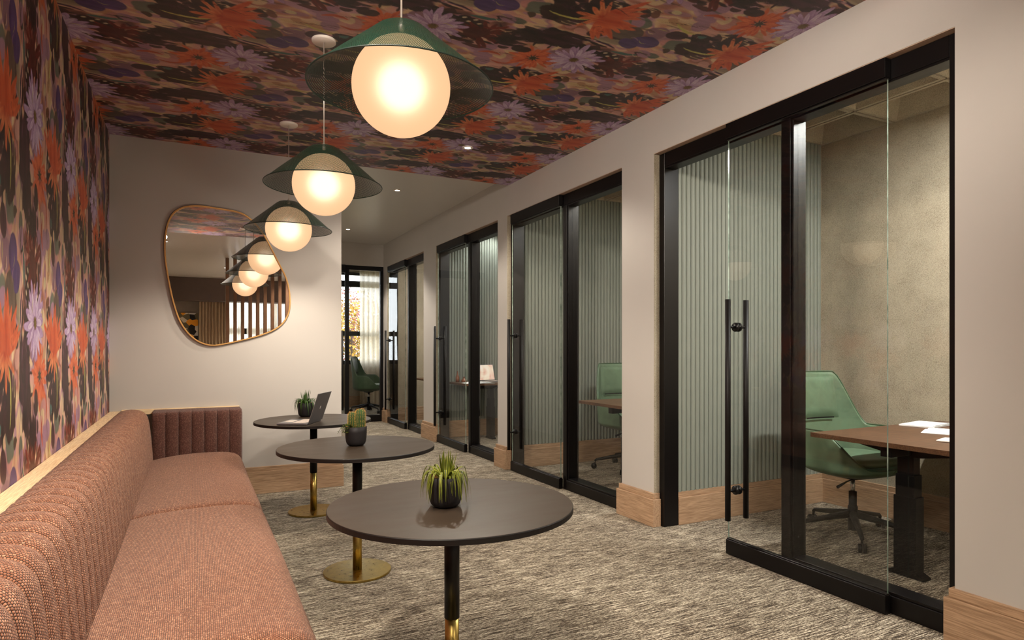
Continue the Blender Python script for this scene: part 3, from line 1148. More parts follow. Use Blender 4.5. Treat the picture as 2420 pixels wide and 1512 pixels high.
def coffers(x0, x1, y1, y0):
    """felt ceiling of hollow square coffers; lines at x = 4.12 - k .61 and y = y1 - .61 k"""
    mb = MB()
    P = 0.61
    ys = []
    y = y1
    while y > y0:
        ys.append((max(y - P, y0 - 0.2), y))
        y -= P
    xs = []
    x = 4.12 + P
    while x > x0:
        xs.append((x - P, x))
        x -= P
    for ya, yb in ys:
        for xa, xb in xs:
            xb = min(xb, XO - 0.02)
            g = 0.008
            lv = [(g, 2.925), (g, 2.90), (0.032, 2.90), (0.036, 2.912), (0.13, 3.07)]
            rows = []
            for ins, z in lv:
                rows.append([(xa + ins, ya + ins, z), (xb - ins, ya + ins, z), (xb - ins, yb - ins, z), (xa + ins, yb - ins, z)])
            mb.grid(rows, closed=True, smooth=False)
            n = len(mb.v)
            mb.f.append((n - 4, n - 3, n - 2, n - 1))
            mb.mi.append(0)
            mb.uv.append(None)
            mb.sm.append(False)
    mb.box(x0, XO + 0.1, y0, y1, 3.10, 3.12)
    mb.box(x0, XO + 0.1, y0, y1, 2.93, 2.935, 1)
    # keep the dark backing only as thin grooves: drop the sheet under the coffer hollows
    mb.f = mb.f[:-6]
    mb.mi = mb.mi[:-6]
    mb.uv = mb.uv[:-6]
    mb.sm = mb.sm[:-6]
    mb.v = mb.v[:-8]
    return struct(mb.build('ceiling', M['felt'], fix=False))


for a, b in OFF:
    coffers(XR + 0.186, XO, b, a)

# ---- sliding glass fronts
X0F, X1F = XR + 0.043, XR + 0.17        # fixed frame depth
XG = 2.985                               # fixed pane
XLF, XLB = XR - 0.003, XR + 0.040        # sliding leaf depth


def glass_pane(parent, x, y0, y1, z0, z1, t=0.010, edge_lo=True, edge_hi=True, name='glass_pane'):
    mb = MB()
    mb.box(x - t / 2, x + t / 2, y0, y1, z0, z1)
    # side faces (normals +-y) are the polished edges
    mb.mi[2] = 1 if edge_lo else 0
    mb.mi[3] = 1 if edge_hi else 0
    return mb.build(name, [M['glass'], M['glass_edge']], parent)


def pull_handle(parent, y):
    """pair of vertical bars through the glass with two standoffs"""
    xg = XR + 0.02
    out = []
    for sx in (-1, 1):
        x = xg + sx * 0.074
        b = MB().tube([(x, y, 0.225), (x, y, 1.538)], 0.0165, 20).build('door_handle', M['handle'], parent)
        mb = MB()
        for z in (1.374, 0.40):
            mb.tube([(x, y, z), (xg + sx * 0.008, y, z)], 0.008, 14)
            mb.tube([(xg + sx * 0.005, y, z), (xg + sx * 0.017, y, z)], 0.027, 24)
        mb.build('standoff', M['black'], b)
        out.append(b)
    return out


def office_front(i, leaf):
    a, b = OPEN[i]
    W = b - a
    root = struct(empty('door_%d' % (i + 1), (0, 0, 0)))
    zt = ZOP - 0.006
    post = (a + 0.44 * W, a + 0.44 * W + 0.060)
    mb = MB()
    mb.box(X0F, X1F, a + 0.002, a + 0.046, 0.001, zt)                 # near jamb
    mb.box(X0F, X1F, b - 0.060, b - 0.006, 0.001, zt)                 # far jamb
    mb.box(X0F, X1F, a + 0.046, b - 0.060, ZOP - 0.10, zt)            # head
    mb.box(X0F + 0.004, X1F - 0.03, a + 0.046, b - 0.060, ZOP - 0.112, ZOP - 0.10)
    mb.build('door_frame', M['black'], root, bevel=0.002, seg=1)
    mb = MB()
    mb.box(X0F, X1F, post[0], post[1], 0.001, ZOP - 0.101)
    mb.box(X0F + 0.012, X0F + 0.02, post[0] - 0.012, post[0], 0.1, ZOP - 0.112)
    mb.build('mullion', M['black'], root, bevel=0.002, seg=1)
    mb = MB()
    mb.box(X0F, X1F, a + 0.047, post[0], 0.001, 0.085)
    mb.box(X0F + 0.01, X1F - 0.01, a + 0.047, post[0], 0.085, 0.10)
    mb.build('bottom_rail', M['black'], root, bevel=0.002, seg=1)
    glass_pane(root, XG, a + 0.047, post[0], 0.10, ZOP - 0.10, edge_lo=False, edge_hi=False)
    # moving leaf
    l0, l1 = leaf
    lf = empty('sliding_leaf', (0, 0, 0))
    lf.parent = root
    mb = MB()
    mb.box(XLF, XLB, l0, l1, ZOP - 0.098, ZOP - 0.006)
    mb.box(XLF + 0.008, XLB - 0.008, l0, l1, ZOP - 0.106, ZOP - 0.098)
    mb.build('top_rail', M['black'], lf, bevel=0.002, seg=1)
    mb = MB()
    mb.box(XLF, XLB, l0, l1, 0.006, 0.093)
    mb.box(XLF + 0.008, XLB - 0.008, l0, l1, 0.093, 0.100)
    mb.build('bottom_rail', M['black'], lf, bevel=0.002, seg=1)
    glass_pane(lf, XR + 0.02, l0 + 0.002, l1 - 0.002, 0.095, ZOP - 0.10)
    for h in pull_handle(lf, l1 - 0.067):
        pass
    return root


office_front(0, (1.845, 2.833))
office_front(1, (4.795, 5.752))
office_front(2, (6.985, 7.945))
office_front(3, (9.39, 10.345))

# ---- glazed end of the corridor and the room behind it
root = struct(empty('door_5'))
mb = MB()
mb.box(1.19, XR, YE, YE + 0.06, 2.555, 2.63)
mb.box(1.19, XR, YE, YE + 0.06, 0.0, 0.115)
for xa, xb in ((1.19, 1.25), (2.235, 2.30), (XR - 0.055, XR)):
    mb.box(xa, xb, YE, YE + 0.06, 0.115, 2.555)
mb.box(1.25, 2.235, YE - 0.03, YE, 2.50, 2.63)
mb.box(1.25, 2.235, YE - 0.03, YE, 0.01, 0.10)
mb.build('door_frame', M['black'], root, bevel=0.003, seg=1)
for xa, xb in ((1.25, 2.235), (2.30, XR - 0.055)):
    MB().box(xa, xb, YE + 0.02, YE + 0.03, 0.115, 2.555).build('glass_pane', M['glass'], root)
for sx in (-1, 1):
    h = MB().tube([(2.172, YE - 0.015 + sx * 0.07, 0.225), (2.172, YE - 0.015 + sx * 0.07, 1.538)], 0.0165, 16).build('door_handle', M['handle'], root)
struct(boxobj('wall_end', 1.19, XR + 0.17, YE, YE + 0.1, 2.63, 3.2, M['paint']))
mb = MB()
WY = 13.5
mb.box(1.19, XO, WY, WY + 0.15, 0, 0.90)
mb.box(1.19, XO, WY, WY + 0.15, 2.86, 3.2)
mb.box(1.19, 1.3, WY, WY + 0.15, 0.90, 2.86)
mb.box(4.4, XO, WY, WY + 0.15, 0.90, 2.86)
struct(mb.build('wall_far', M['felt']))
baseboard('baseboard_far', 1.19, XO, WY - 0.001, WY, M['oak_x'], (0, 0, 0.022, 0))
root = struct(empty('window_1'))
mb = MB()
for xa, xb in ((1.3, 1.36), (2.70, 2.76), (4.34, 4.4)):
    mb.box(xa, xb, WY + 0.02, WY + 0.10, 0.90, 2.86)
for za, zb in ((0.90, 0.985), (1.505, 1.605), (2.55, 2.68), (2.80, 2.86)):
    mb.box(1.36, 4.34, WY + 0.025, WY + 0.095, za, zb)
mb.build('window_frame', M['black'], root, bevel=0.003, seg=1)
MB().box(1.36, 4.34, WY + 0.055, WY + 0.061, 0.985, 2.80).build('glass_pane', M['glass'], root)
struct(boxobj('ceiling', XR + 0.17, XO, 10.6, 13.6, 2.95, 3.05, M['ceil_white']))


def curtain(name, x0, x1, y, z0, z1, amp, pitch, mat, **kw):
    mb = MB()
    n = int((x1 - x0) / 0.012)
    r = random.Random(name + str(x0))
    rows = []
    ph = [r.uniform(-0.5, 0.5) for _ in range(200)]
    for iz in range(7):
        z = z0 + (z1 - z0) * iz / 6
        row = []
        for i in range(n + 1):
            x = x0 + (x1 - x0) * i / n
            t = (x - x0) / pitch
            k = int(t)
            w = ph[k] * (1 - (t - k)) + ph[k + 1] * (t - k)
            row.append((x + 0.006 * math.sin(6 * z + k), y + amp * (math.sin(2 * PI * t + w) + 0.3 * math.sin(4.3 * PI * t + iz * 0.15)), z))
        rows.append(row)
    mb.grid(rows)
    return tag(mb.build(name, mat, fix=False), **kw)


curtain('curtain', 3.13, 3.92, WY - 0.10, 0.03, 2.90, 0.035, 0.105, M['sheer'],
        label='cream sheer curtain hanging at the window of the far end office', cat='curtain')

curtain('curtain', 1.24, 1.86, WY - 0.10, 0.03, 2.90, 0.035, 0.105, M['curtain_tan'],
        label='beige curtain at the left end of the far end office window', cat='curtain')

# south window, sheers and heavy curtain (seen in the mirror)
root = struct(empty('window_2'))
mb = MB()
for xa, xb in ((0.42, 0.48), (1.10, 1.14), (1.96, 2.02), (2.56, 2.62)):
    mb.box(xa, xb, YS - 0.10, YS - 0.02, 0.25, 2.62)
for za, zb in ((0.25, 0.33), (1.62, 1.78), (2.56, 2.62)):
    mb.box(0.48, 2.56, YS - 0.095, YS - 0.025, za, zb)
mb.build('window_frame', M['black'], root)
MB().box(0.48, 2.56, YS - 0.062, YS - 0.056, 0.33, 2.56).build('glass_pane', M['glass'], root)
curtain('curtain', 0.80, 1.14, YS + 0.10, 0.03, 2.58, 0.03, 0.08, M['sheer'],
        label='narrow white sheer curtain left of the bright gap, reflected in the mirror', cat='curtain', group='sheer curtains of the lounge window')
curtain('curtain', 1.25, 2.75, YS + 0.10, 0.03, 2.58, 0.03, 0.09, M['sheer'],
        label='wide white sheer curtain behind the brown slats, reflected in the mirror', cat='curtain', group='sheer curtains of the lounge window')
curtain('curtain', 0.10, 0.82, YS + 0.22, 0.03, 2.60, 0.04, 0.075, M['curtain_tan'],
        label='heavy tan pleated curtain reflected in the lower part of the mirror', cat='curtain')
ob = boxobj('painting', -0.56, 0.08, YS + 0.004, YS + 0.03, 1.35, 2.16, M['painting'])
tag(ob, label='abstract orange and grey painting reflected at the lower left of the mirror', cat='painting')
# slatted screen
for k in range(9):
    x = 0.575 + 0.139 * k
    o = boxobj('screen_slat', x - 0.03, x + 0.03, -2.09, -1.95, 0.0, ZW - 0.001, M['wood_slat'])
    where = ['leftmost of the upright brown slats reflected in the mirror', 'second upright brown slat from the left reflected in the mirror',
             'upright brown slat reflected left of the bright window gap', 'upright brown slat reflected right of the bright window gap',
             'fifth upright brown slat from the left reflected in the mirror', 'sixth upright brown slat from the left reflected in the mirror',
             'seventh upright brown slat from the left reflected in the mirror', 'eighth upright brown slat reflected near the mirror right edge',
             'rightmost upright brown slat reflected at the mirror right edge'][k]
    tag(o, label=where, cat='slat', group='upright slats of the wooden screen')

# ------------------------------------------------------------------ downlights


def spot(name, loc, power, color, size=2.2, blend=0.7, rad=0.05):
    l = bpy.data.lights.new(name, 'SPOT')
    l.energy = power
    l.color = color
    l.spot_size = size
    l.spot_blend = blend
    l.shadow_soft_size = rad
    o = bpy.data.objects.new(name, l)
    COL.objects.link(o)
    o.location = loc
    return o


def downlight(x, y, z, label, group, office=False, r=0.045):
    t = empty('downlight', (x, y, z), label=label, cat='ceiling light', group=group)
    MB().lathe([(r * 0.56, -0.002), (r * 0.60, -0.006), (r, -0.006), (r * 1.03, -0.001), (r * 1.03, 0.0)], seg=40, caps=False).build('trim_ring', M['white_metal'], t)
    MB().lathe([(0.0001, -0.003), (r * 0.57, -0.003)], seg=32, caps=False, smooth=False).build('lens', M['led_office'] if office else M['led'], t)
    return t


HALL = [(2.03, 4.855, ZC - 0.001, 'round recessed downlight shining in the flower-papered ceiling'),
        (2.02, 6.86, ZW, 'recessed downlight in the grey-white corridor ceiling, nearer one'),
        (2.03, 9.44, ZW, 'recessed downlight in the grey-white corridor ceiling, farthest one')]
for x, y, z, lab in HALL:
    downlight(x, y, z, lab, 'corridor downlights')
for (x, y, z, p, wide) in ((2.03, 4.855, ZC, 1.0, 2.5), (2.02, 6.86, ZW, 0.4, 2.15), (2.03, 9.44, ZW, 1.9, 2.2)):
    spot('downlight_beam', (x, y, z - 0.03), P_SPOT_HALL * p, (1.0, 0.90, 0.76), wide, 0.35)
for (x, y, p) in ((2.03, 1.12, 0.35), (-0.42, 1.0, 3.0), (-0.42, -0.3, 0.9), (2.03, -1.4, 1.8), (0.6, -3.6, 6.0), (2.0, -4.6, 6.0)):
    where = {(2.03, 1.12): 'near the office wall, just before the papered ceiling', (-0.42, 1.0): 'close to the flower-papered wall, nearer the pendants', (-0.42, -0.3): 'over the near end of the bench sofa',
             (2.03, -1.4): 'in front of the wooden slat screen', (0.6, -3.6): 'in the lounge behind the slats, left one', (2.0, -4.6): 'in the lounge behind the slats, right one'}[(x, y)]
    # unseen downlights added above and behind the camera to raise brightness
    t = empty('downlight', (x, y, ZW + 0.001), label='added recessed white downlight ' + where, cat='ceiling light', group='added downlights out of view')
    MB().lathe([(0.027, -0.006), (0.045, -0.006), (0.046, 0.0)], seg=32, caps=False).build('trim_ring', M['white_metal'], t)
    MB().lathe([(0.0001, -0.003), (0.027, -0.003)], seg=24, caps=False, smooth=False).build('lens', M['led'], t)
    spot('downlight_beam', (x, y, ZW - 0.03), P_SPOT_HALL * p, (1.0, 0.90, 0.76), 2.5 if y > 1.05 else 2.2)


def added_spot(loc, aim, power, label):  # unseen fixture, added to brighten the office wall
    t = empty('added_spotlight', loc, label=label, cat='spotlight')
    MB().lathe([(0.045, -0.014), (0.045, 0.0)], seg=32).build('mount', M['white_metal'], t)
    MB().tube([(0, 0, -0.012), (0, 0, -0.06)], 0.008, 12).build('stem', M['white_metal'], t)
    d = (Vector(aim) - Vector(loc)).normalized()
    h = Vector((0, 0, -0.085))
    MB().tube([h - d * 0.05, h + d * 0.045], 0.032, 28).build('lamp_head', M['white_metal'], t)
    MB().tube([h + d * 0.0455, h + d * 0.047], 0.026, 28).build('lens', M['led'], t)
    o = spot('added_spot_beam', Vector(loc) + h + d * 0.075, power, (1.0, 0.90, 0.78), math.radians(84), 0.7, 0.22)
    o.rotation_euler = d.to_track_quat('-Z', 'Y').to_euler()


added_spot((-0.42, 0.75, ZW), (2.88, 4.0, 2.25), P_TRACK, 'added white spotlight washing the office wall, unseen behind the viewpoint')

def added_linear_light(x, y, power, label):
    """unseen slim batten added under the coffer ribs to brighten an office"""
    t = empty('added_linear_light', (x, y, 2.8995), label=label, cat='ceiling light', group='added linear lights of the offices')
    MB().box(-0.46, 0.46, -0.035, 0.035, -0.034, 0.0).build('housing', M['white_metal'], t, bevel=0.003)
    MB().box(-0.445, 0.445, -0.028, 0.028, -0.037, -0.0335).build('lens', M['led_office'], t)
    l = bpy.data.lights.new('added_linear_glow', 'AREA')
    l.shape = 'RECTANGLE'
    l.size, l.size_y = 0.88, 0.055
    l.energy = power
    l.color = (0.98, 0.97, 0.92)
    o = bpy.data.objects.new('added_linear_glow', l)
    COL.objects.link(o)
    o.location = (x, y, 2.8995 - 0.039)


for x, y, p, lab in ((3.81, 1.64, 1.0, 'added slim white linear light under the felt ceiling of the nearest office'),
                     (3.81, 4.03, 0.42, 'added slim white linear light under the felt ceiling of the second office'),
                     (3.81, 6.47, 0.36, 'added slim white linear light under the felt ceiling of the third office'),
                     (3.81, 9.30, 0.4, 'added slim white linear light under the felt ceiling of the fourth office')):
    added_linear_light(x, y, P_OFFICE * p, lab)
downlight(3.815, 7.995, 3.071, 'small bright downlight near the fluted wall of the third office', 'office downlight', True, 0.05)
spot('office_beam', (3.815, 7.995, 3.04), 60.0, (0.95, 0.98, 0.95), 2.1, 0.5, 0.05)

# ------------------------------------------------------------------ pendants


def pendant(y, label):
    x, zg, rg = 0.627, 2.135, 0.165
    t = empty('pendant_lamp', (x, y, ZC), label=label, cat='pendant lamp', group='row of green pendant lamps over the tables')
    L = lambda z: z - ZC
    MB().lathe([(0.0001, -0.014), (0.060, -0.014), (0.064, -0.010), (0.064, 0.0)], seg=48, caps=False).build('ceiling_canopy', M['white_metal'], t)
    MB().tube([(0, 0, -0.012), (0, 0, L(2.345))], 0.0035, 10).build('cord', M['cord'], t)
    MB().lathe([(0.008, L(2.325)), (0.010, L(2.33)), (0.010, L(2.352)), (0.005, L(2.362))], seg=20).build('cord_grip', M['cord'], t)
    # shade
    prof = [(0.012, 2.342), (0.045, 2.341), (0.068, 2.336), (0.085, 2.326), (0.100, 2.313), (0.135, 2.282), (0.18, 2.243), (0.23, 2.200), (0.275, 2.160), (0.308, 2.131)]
    seg = 96
    P, UV = [], []
    arc = 0.0
    fine = []
    for i in range(len(prof) - 1):
        for k in range(3):
            q = k / 3
            fine.append((prof[i][0] * (1 - q) + prof[i + 1][0] * q, prof[i][1] * (1 - q) + prof[i + 1][1] * q))
    fine.append(prof[-1])
    for i, (r, z) in enumerate(fine):
        if i:
            arc += math.hypot(r - fine[i - 1][0], z - fine[i - 1][1])
        P.append([(r * math.cos(2 * PI * k / seg), r * math.sin(2 * PI * k / seg), L(z)) for k in range(seg + 1)])
        UV.append([(k / seg * 280.0, arc / 0.0062) for k in range(seg + 1)])
    sh = MB().grid(P, UV=UV).build('lamp_shade', M['shade'], t, fix=False)
    ring = [(0.309 * math.cos(2 * PI * k / 96), 0.309 * math.sin(2 * PI * k / 96), L(2.130)) for k in range(97)]
    MB().tube(ring, 0.0028, 8).build('rim', M['shade_rim'], sh)
    # globe
    n = 32
    g = MB().lathe([(rg * math.sin(PI * i / n), L(zg) - rg * math.cos(PI * i / n)) for i in range(n + 1)], seg=64, caps=False).build('globe', M['globe'], t)
    rc = rg * 0.42
    MB().lathe([(rc * math.sin(PI * i / 16), L(zg) - rc * math.cos(PI * i / 16)) for i in range(17)], seg=32, caps=False).build('bulb', M['globe_core'], g)
    l = bpy.data.lights.new('pendant_glow', 'SPOT')
    l.spot_size = math.radians(172)
    l.spot_blend = 0.35
    l.energy = P_PEND
    l.color = (1.0, 0.89, 0.74)
    l.shadow_soft_size = 0.06
    lo = bpy.data.objects.new('pendant_glow', l)
    COL.objects.link(lo)
    lo.location = (x, y, zg - rg - 0.062)
    lo.visible_glossy = False
    l = bpy.data.lights.new('pendant_glow', 'POINT')
    l.energy = P_PEND * 0.16
    l.color = (1.0, 0.89, 0.74)
    l.shadow_soft_size = 0.06
    lo = bpy.data.objects.new('pendant_glow', l)
    COL.objects.link(lo)
    lo.location = (x, y, zg - rg - 0.035)
    lo.visible_glossy = False
    return t


pendant(2.08, 'nearest and largest-looking green woven pendant lamp with glowing globe')
pendant(3.517, 'middle green woven pendant lamp with glowing globe')
pendant(4.95, 'farthest green woven pendant lamp, hanging in front of the mirror')

# ------------------------------------------------------------------ mirror
mp = [(-0.013, 2.42), (0.07, 2.424), (0.17, 2.415), (0.29, 2.408), (0.377, 2.388), (0.443, 2.337), (0.501, 2.275), (0.555, 2.193), (0.609, 2.081), (0.664, 1.968), (0.71, 1.883), (0.74, 1.777), (0.75, 1.67), (0.743, 1.562), (0.701, 1.473), (0.637, 1.413), (0.537, 1.364), (0.412, 1.325), (0.281, 1.291), (0.17, 1.267), (0.103, 1.267), (0.028, 1.295), (-0.029, 1.34), (-0.086, 1.413), (-0.127, 1.503), (-0.159, 1.62), (-0.183, 1.737), (-0.202, 1.854), (-0.216, 1.962), (-0.221, 2.07), (-0.214, 2.178), (-0.195, 2.27), (-0.159, 2.346), (-0.094, 2.398)]
mc = catmull([(a, b, 0) for a, b in mp], 4)
# light smoothing of the traced outline
for _ in range(6):
    mc = [(mc[i - 1] + mc[i] * 2 + mc[(i + 1) % len(mc)]) / 4 for i in range(len(mc))]
t = empty('wall_mirror', (0.25, YB, 1.85), label='irregular rounded mirror in a thin gold frame on the beige wall', cat='mirror')
cen = sum(mc, Vector()) / len(mc)
pts = [(p.x - 0.25, p.y - 1.85) for p in mc]


def offs(k):
    out = []
    n = len(pts)
    for i in range(n):
        a, b = Vector(pts[i - 1]), Vector(pts[(i + 1) % n])
        d = (b - a).normalized()
        out.append((pts[i][0] - d.y * k, pts[i][1] + d.x * k))
    return out


inn = offs(-0.011)
if sum((Vector(inn[i]) - Vector((cen.x - 0.25, cen.y - 1.85))).length for i in range(len(pts))) > sum((Vector(pts[i]) - Vector((cen.x - 0.25, cen.y - 1.85))).length for i in range(len(pts))):
    inn = offs(0.011)
mb = MB()
loops = [(pts, -0.001), (pts, -0.028), (inn, -0.028), (inn, -0.010)]
mb.grid([[(x, yy, z) for x, z in lp] for lp, yy in loops], closed=True, smooth=False)
mb.build('frame', M['gold_frame'], t, bevel=0.0015, seg=1)
mb = MB()
mb.prism(inn, -0.014, -0.003, axis='y')
mb.build('mirror_glass', M['mirror'], t)

# ------------------------------------------------------------------ banquette
SY0, SY1 = -0.2, YB
t = empty('banquette', (0, 3.0, 0), label='salmon woven wall-length bench sofa with channel-tufted back and pale wood cap', cat='sofa')
t.location = (0, 0, 0)
bz = 0.752
mb = MB()
mb.box(XL + 0.001, -0.513, SY0, SY1 - 0.001, bz - 0.03, bz)
mb.build('cap_rail', M['ash_y'], t, bevel=0.003)
mb = MB()
mb.box(-0.512, 0.337, SY1 - 0.035, SY1 - 0.001, bz - 0.03, bz + 0.011)
mb.build('cap_rail', M['ash_x'], t, bevel=0.002)
boxobj('plinth', XL + 0.002, 0.24, SY0, SY1 - 0.004, 0.001, 0.14, M['black_soft'], t)
boxobj('seat_base', XL + 0.002, 0.30, SY0, SY1 - 0.004, 0.14, 0.26, M['sofa'], t, 0.01)


def channel_back():
    """cross-section (x, z) swept along y, puffed between seams every 11.2 cm"""
    prof = [(-0.514, 0.735), (-0.505, 0.760), (-0.480, 0.778), (-0.440, 0.786), (-0.400, 0.786), (-0.366, 0.779), (-0.340, 0.764), (-0.322, 0.740),
            (-0.312, 0.700), (-0.304, 0.640), (-0.297, 0.570), (-0.291, 0.500), (-0.287, 0.430), (-0.285, 0.330)]
    fine = []
    for i in range(len(prof) - 1):
        for k in range(2):
            q = k / 2
            fine.append((prof[i][0] * (1 - q) + prof[i + 1][0] * q, prof[i][1] * (1 - q) + prof[i + 1][1] * q))
    fine.append(prof[-1])
    for _ in range(2):
        fine = [fine[0]] + [((fine[i - 1][0] + 2 * fine[i][0] + fine[i + 1][0]) / 4, (fine[i - 1][1] + 2 * fine[i][1] + fine[i + 1][1]) / 4) for i in range(1, len(fine) - 1)] + [fine[-1]]
    nrm = []
    arc = [0]
    for i in range(len(fine)):
        a = fine[max(0, i - 1)]
        b = fine[min(len(fine) - 1, i + 1)]
        d = Vector((b[0] - a[0], b[1] - a[1])).normalized()
        nrm.append((-d.y, d.x))
        if i:
            arc.append(arc[-1] + math.hypot(fine[i][0] - fine[i - 1][0], fine[i][1] - fine[i - 1][1]))
    pitch = 0.112
    y_seam = 2.334
    y0, y1 = SY0, 5.500
    ys = []
    y = y0
    per = 14
    k0 = math.floor((y0 - y_seam) / pitch)
    k = k0
    while y_seam + k * pitch < y1:
        for q in (0.0, 0.012, 0.03, 0.06, 0.11, 0.18, 0.28, 0.4, 0.5, 0.6, 0.72, 0.82, 0.89, 0.94, 0.97, 0.988):
            ys.append((y_seam + (k + q) * pitch, q))
        k += 1
    ys = [(yy, q) for yy, q in ys if y0 <= yy <= y1]
    rows, uvs = [], []
    for yy, q in ys:
        s = abs(math.sin(PI * q))
        puff = 0.031 * (s ** 0.40) - 0.022
        row, uv = [], []
        for (px, pz), (nx, nz), a in zip(fine, nrm, arc):
            w = min(1.0, a / 0.03)
            row.append((px - nx * -puff * w if False else px + nx * puff * w, yy, pz + nz * puff * w))
            uv.append((a, yy))
        rows.append(row)
        uvs.append(uv)
    mb = MB()
    mb.grid(rows, UV=uvs)
    # flat far end
    return mb


# outward normals: flip sign if the puff goes inward (checked: (-dz, dx) of a profile running forward and down points up/out)
channel_back().build('backrest', M['sofa'], t, fix=False)
# end panel against the mirror wall: upright channels
mb = MB()
x0, x1 = -0.300, 0.337
nseam = 7
ych = 5.50
rows, uvs = [], []
pw = (x1 + 0.288) / nseam
cols = []
per = 12
for k in range(nseam):
    for q in (0.0, 0.012, 0.03, 0.06, 0.11, 0.18, 0.28, 0.4, 0.5, 0.6, 0.72, 0.82, 0.89, 0.94, 0.97, 0.988):
        cols.append((-0.288 + (k + q) * pw, q))
cols.append((x1, 0.0))
zs = [0.34, 0.36, 0.40, 0.5, 0.6, 0.7, 0.735, 0.750, 0.757]
for x, q in cols:
    s = abs(math.sin(PI * q))
    puff = 0.020 * s ** 0.42
    row, uv = [], []
    for i, z in enumerate(zs):
        edge = 0.0
        if z > 0.735:
            edge = ((z - 0.735) / 0.022) ** 2 * 0.016
        row.append((x, ych - puff + edge, z))
        uv.append((z, x))
    row.append((x, SY1 - 0.036, 0.757))
    uv.append((1.0, x))
    rows.append(row)
    uvs.append(uv)
mb.grid(rows, UV=uvs)
side = [(x1, ych, z) for z in zs] + [(x1, SY1 - 0.036, 0.757), (x1, SY1 - 0.036, 0.34)]
mb.grid([[(x1 + 0.0, ych, z) for z in zs[:-2]], [(x1 + 0.006, ych + 0.02, z) for z in zs[:-2]], [(x1 + 0.006, SY1 - 0.036, z) for z in zs[:-2]]],
        UV=[[(z, 0.0) for z in zs[:-2]], [(z, 0.02) for z in zs[:-2]], [(z, 0.3) for z in zs[:-2]]])
mb.grid([[(x1, ych, 0.735), (x1, ych + 0.016, 0.757)], [(x1 + 0.006, ych + 0.02, 0.735), (x1 + 0.002, ych + 0.03, 0.757)], [(x1 + 0.006, SY1 - 0.036, 0.735), (x1, SY1 - 0.036, 0.757)]])
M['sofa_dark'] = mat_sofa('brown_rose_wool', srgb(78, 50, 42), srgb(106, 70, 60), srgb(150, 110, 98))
mb.build('end_panel', M['sofa_dark'], t, fix=False)


def cushion(y0, y1, name='seat_cushion'):
    """soft slab: crowned top, rounded front edge, dips at the seams"""
    mb = MB()
    xa, xb = -0.300, 0.335
    # profile from the back of the seat to under the front edge
    prof = [(xa, 0.405), (-0.2, 0.425), (-0.05, 0.436), (0.10, 0.438), (0.20, 0.434), (0.265, 0.424), (0.305, 0.406), (0.328, 0.380), (0.338, 0.350), (0.338, 0.310), (0.328, 0.275), (0.30, 0.258)]
    fine = []
    for i in range(len(prof) - 1):
        for k in range(3):
            q = k / 3
            fine.append((prof[i][0] * (1 - q) + prof[i + 1][0] * q, prof[i][1] * (1 - q) + prof[i + 1][1] * q))
    fine.append(prof[-1])
    for _ in range(3):
        fine = [fine[0]] + [((fine[i - 1][0] + 2 * fine[i][0] + fine[i + 1][0]) / 4, (fine[i - 1][1] + 2 * fine[i][1] + fine[i + 1][1]) / 4) for i in range(1, len(fine) - 1)] + [fine[-1]]
    arc = [0]
    for i in range(1, len(fine)):
        arc.append(arc[-1] + math.hypot(fine[i][0] - fine[i - 1][0], fine[i][1] - fine[i - 1][1]))
    n = 80
    rows, uvs = [], []
    for j in range(n + 1):
        tq = j / n
        tq = tq - 0.985 * math.sin(2 * PI * tq) / (2 * PI)      # rows crowd towards both ends
        y = y0 + 0.001 + (y1 - y0 - 0.002) * tq
        d = min(y - y0, y1 - y)
        k = 1 - math.exp(-max(d - 0.002, 0) / 0.022)
        sag = 0.004 * math.sin(2.3 * y + 1) + 0.003 * math.sin(5.1 * y)
        rows.append([(px - 0.014 * (1 - k) * ss(0.15, 0.33, px), y, pz - 0.034 * (1 - k) + sag * ss(-0.3, 0.0, px)) for px, pz in fine])
        uvs.append([(y, a) for a in arc])
    mb.grid(rows, UV=uvs)
    return mb.build(name, M['sofa'], t, fix=False)


cushion(3.655, 5.50)
cushion(1.905, 3.655)
cushion(0.155, 1.905)

# ------------------------------------------------------------------ round tables


def round_table(y, label):
    t = empty('round_table', (0.812, y, 0), label=label, cat='table', group='round dark pedestal tables')
    R = 0.427
    MB().lathe([(R - 0.006, 0.682), (R, 0.684), (R, 0.700), (R - 0.0015, 0.7025)], seg=128, caps=False, smooth=False).build('edge_band', M['tabletop_edge'], t)
    mb = MB().lathe([(0.001, 0.682), (R - 0.006, 0.682)], seg=128, caps=False, mi=1)
    mb.lathe([(R - 0.0015, 0.7025), (R - 0.003, 0.703), (0.001, 0.703)], seg=128, caps=False, smooth=False)
    mb.build('tabletop', [M['tabletop'], M['tabletop_edge']], t, fix=False)
    MB().lathe([(0.027, 0.30), (0.027, 0.682)], seg=40).build('upper_column', M['black'], t)
    MB().lathe([(0.025, 0.012), (0.025, 0.30)], seg=40).build('lower_column', M['brass'], t)
    MB().lathe([(0.0001, 0.0005), (0.182, 0.0005), (0.185, 0.003), (0.185, 0.012), (0.183, 0.014), (0.0001, 0.015)], seg=96, caps=False, smooth=False).build('base_plate', M['brass'], t)
    MB().lathe([(0.07, 0.674), (0.07, 0.6815)], seg=32).build('mounting_plate', M['black'], t)
    return t


round_table(2.085, 'nearest round dark table, with the striped-leaf plant on it')
round_table(3.535, 'middle round dark table, with the potted cactus on it')
round_table(4.985, 'farthest round dark table, with the open laptop on it')

ZT = 0.7035


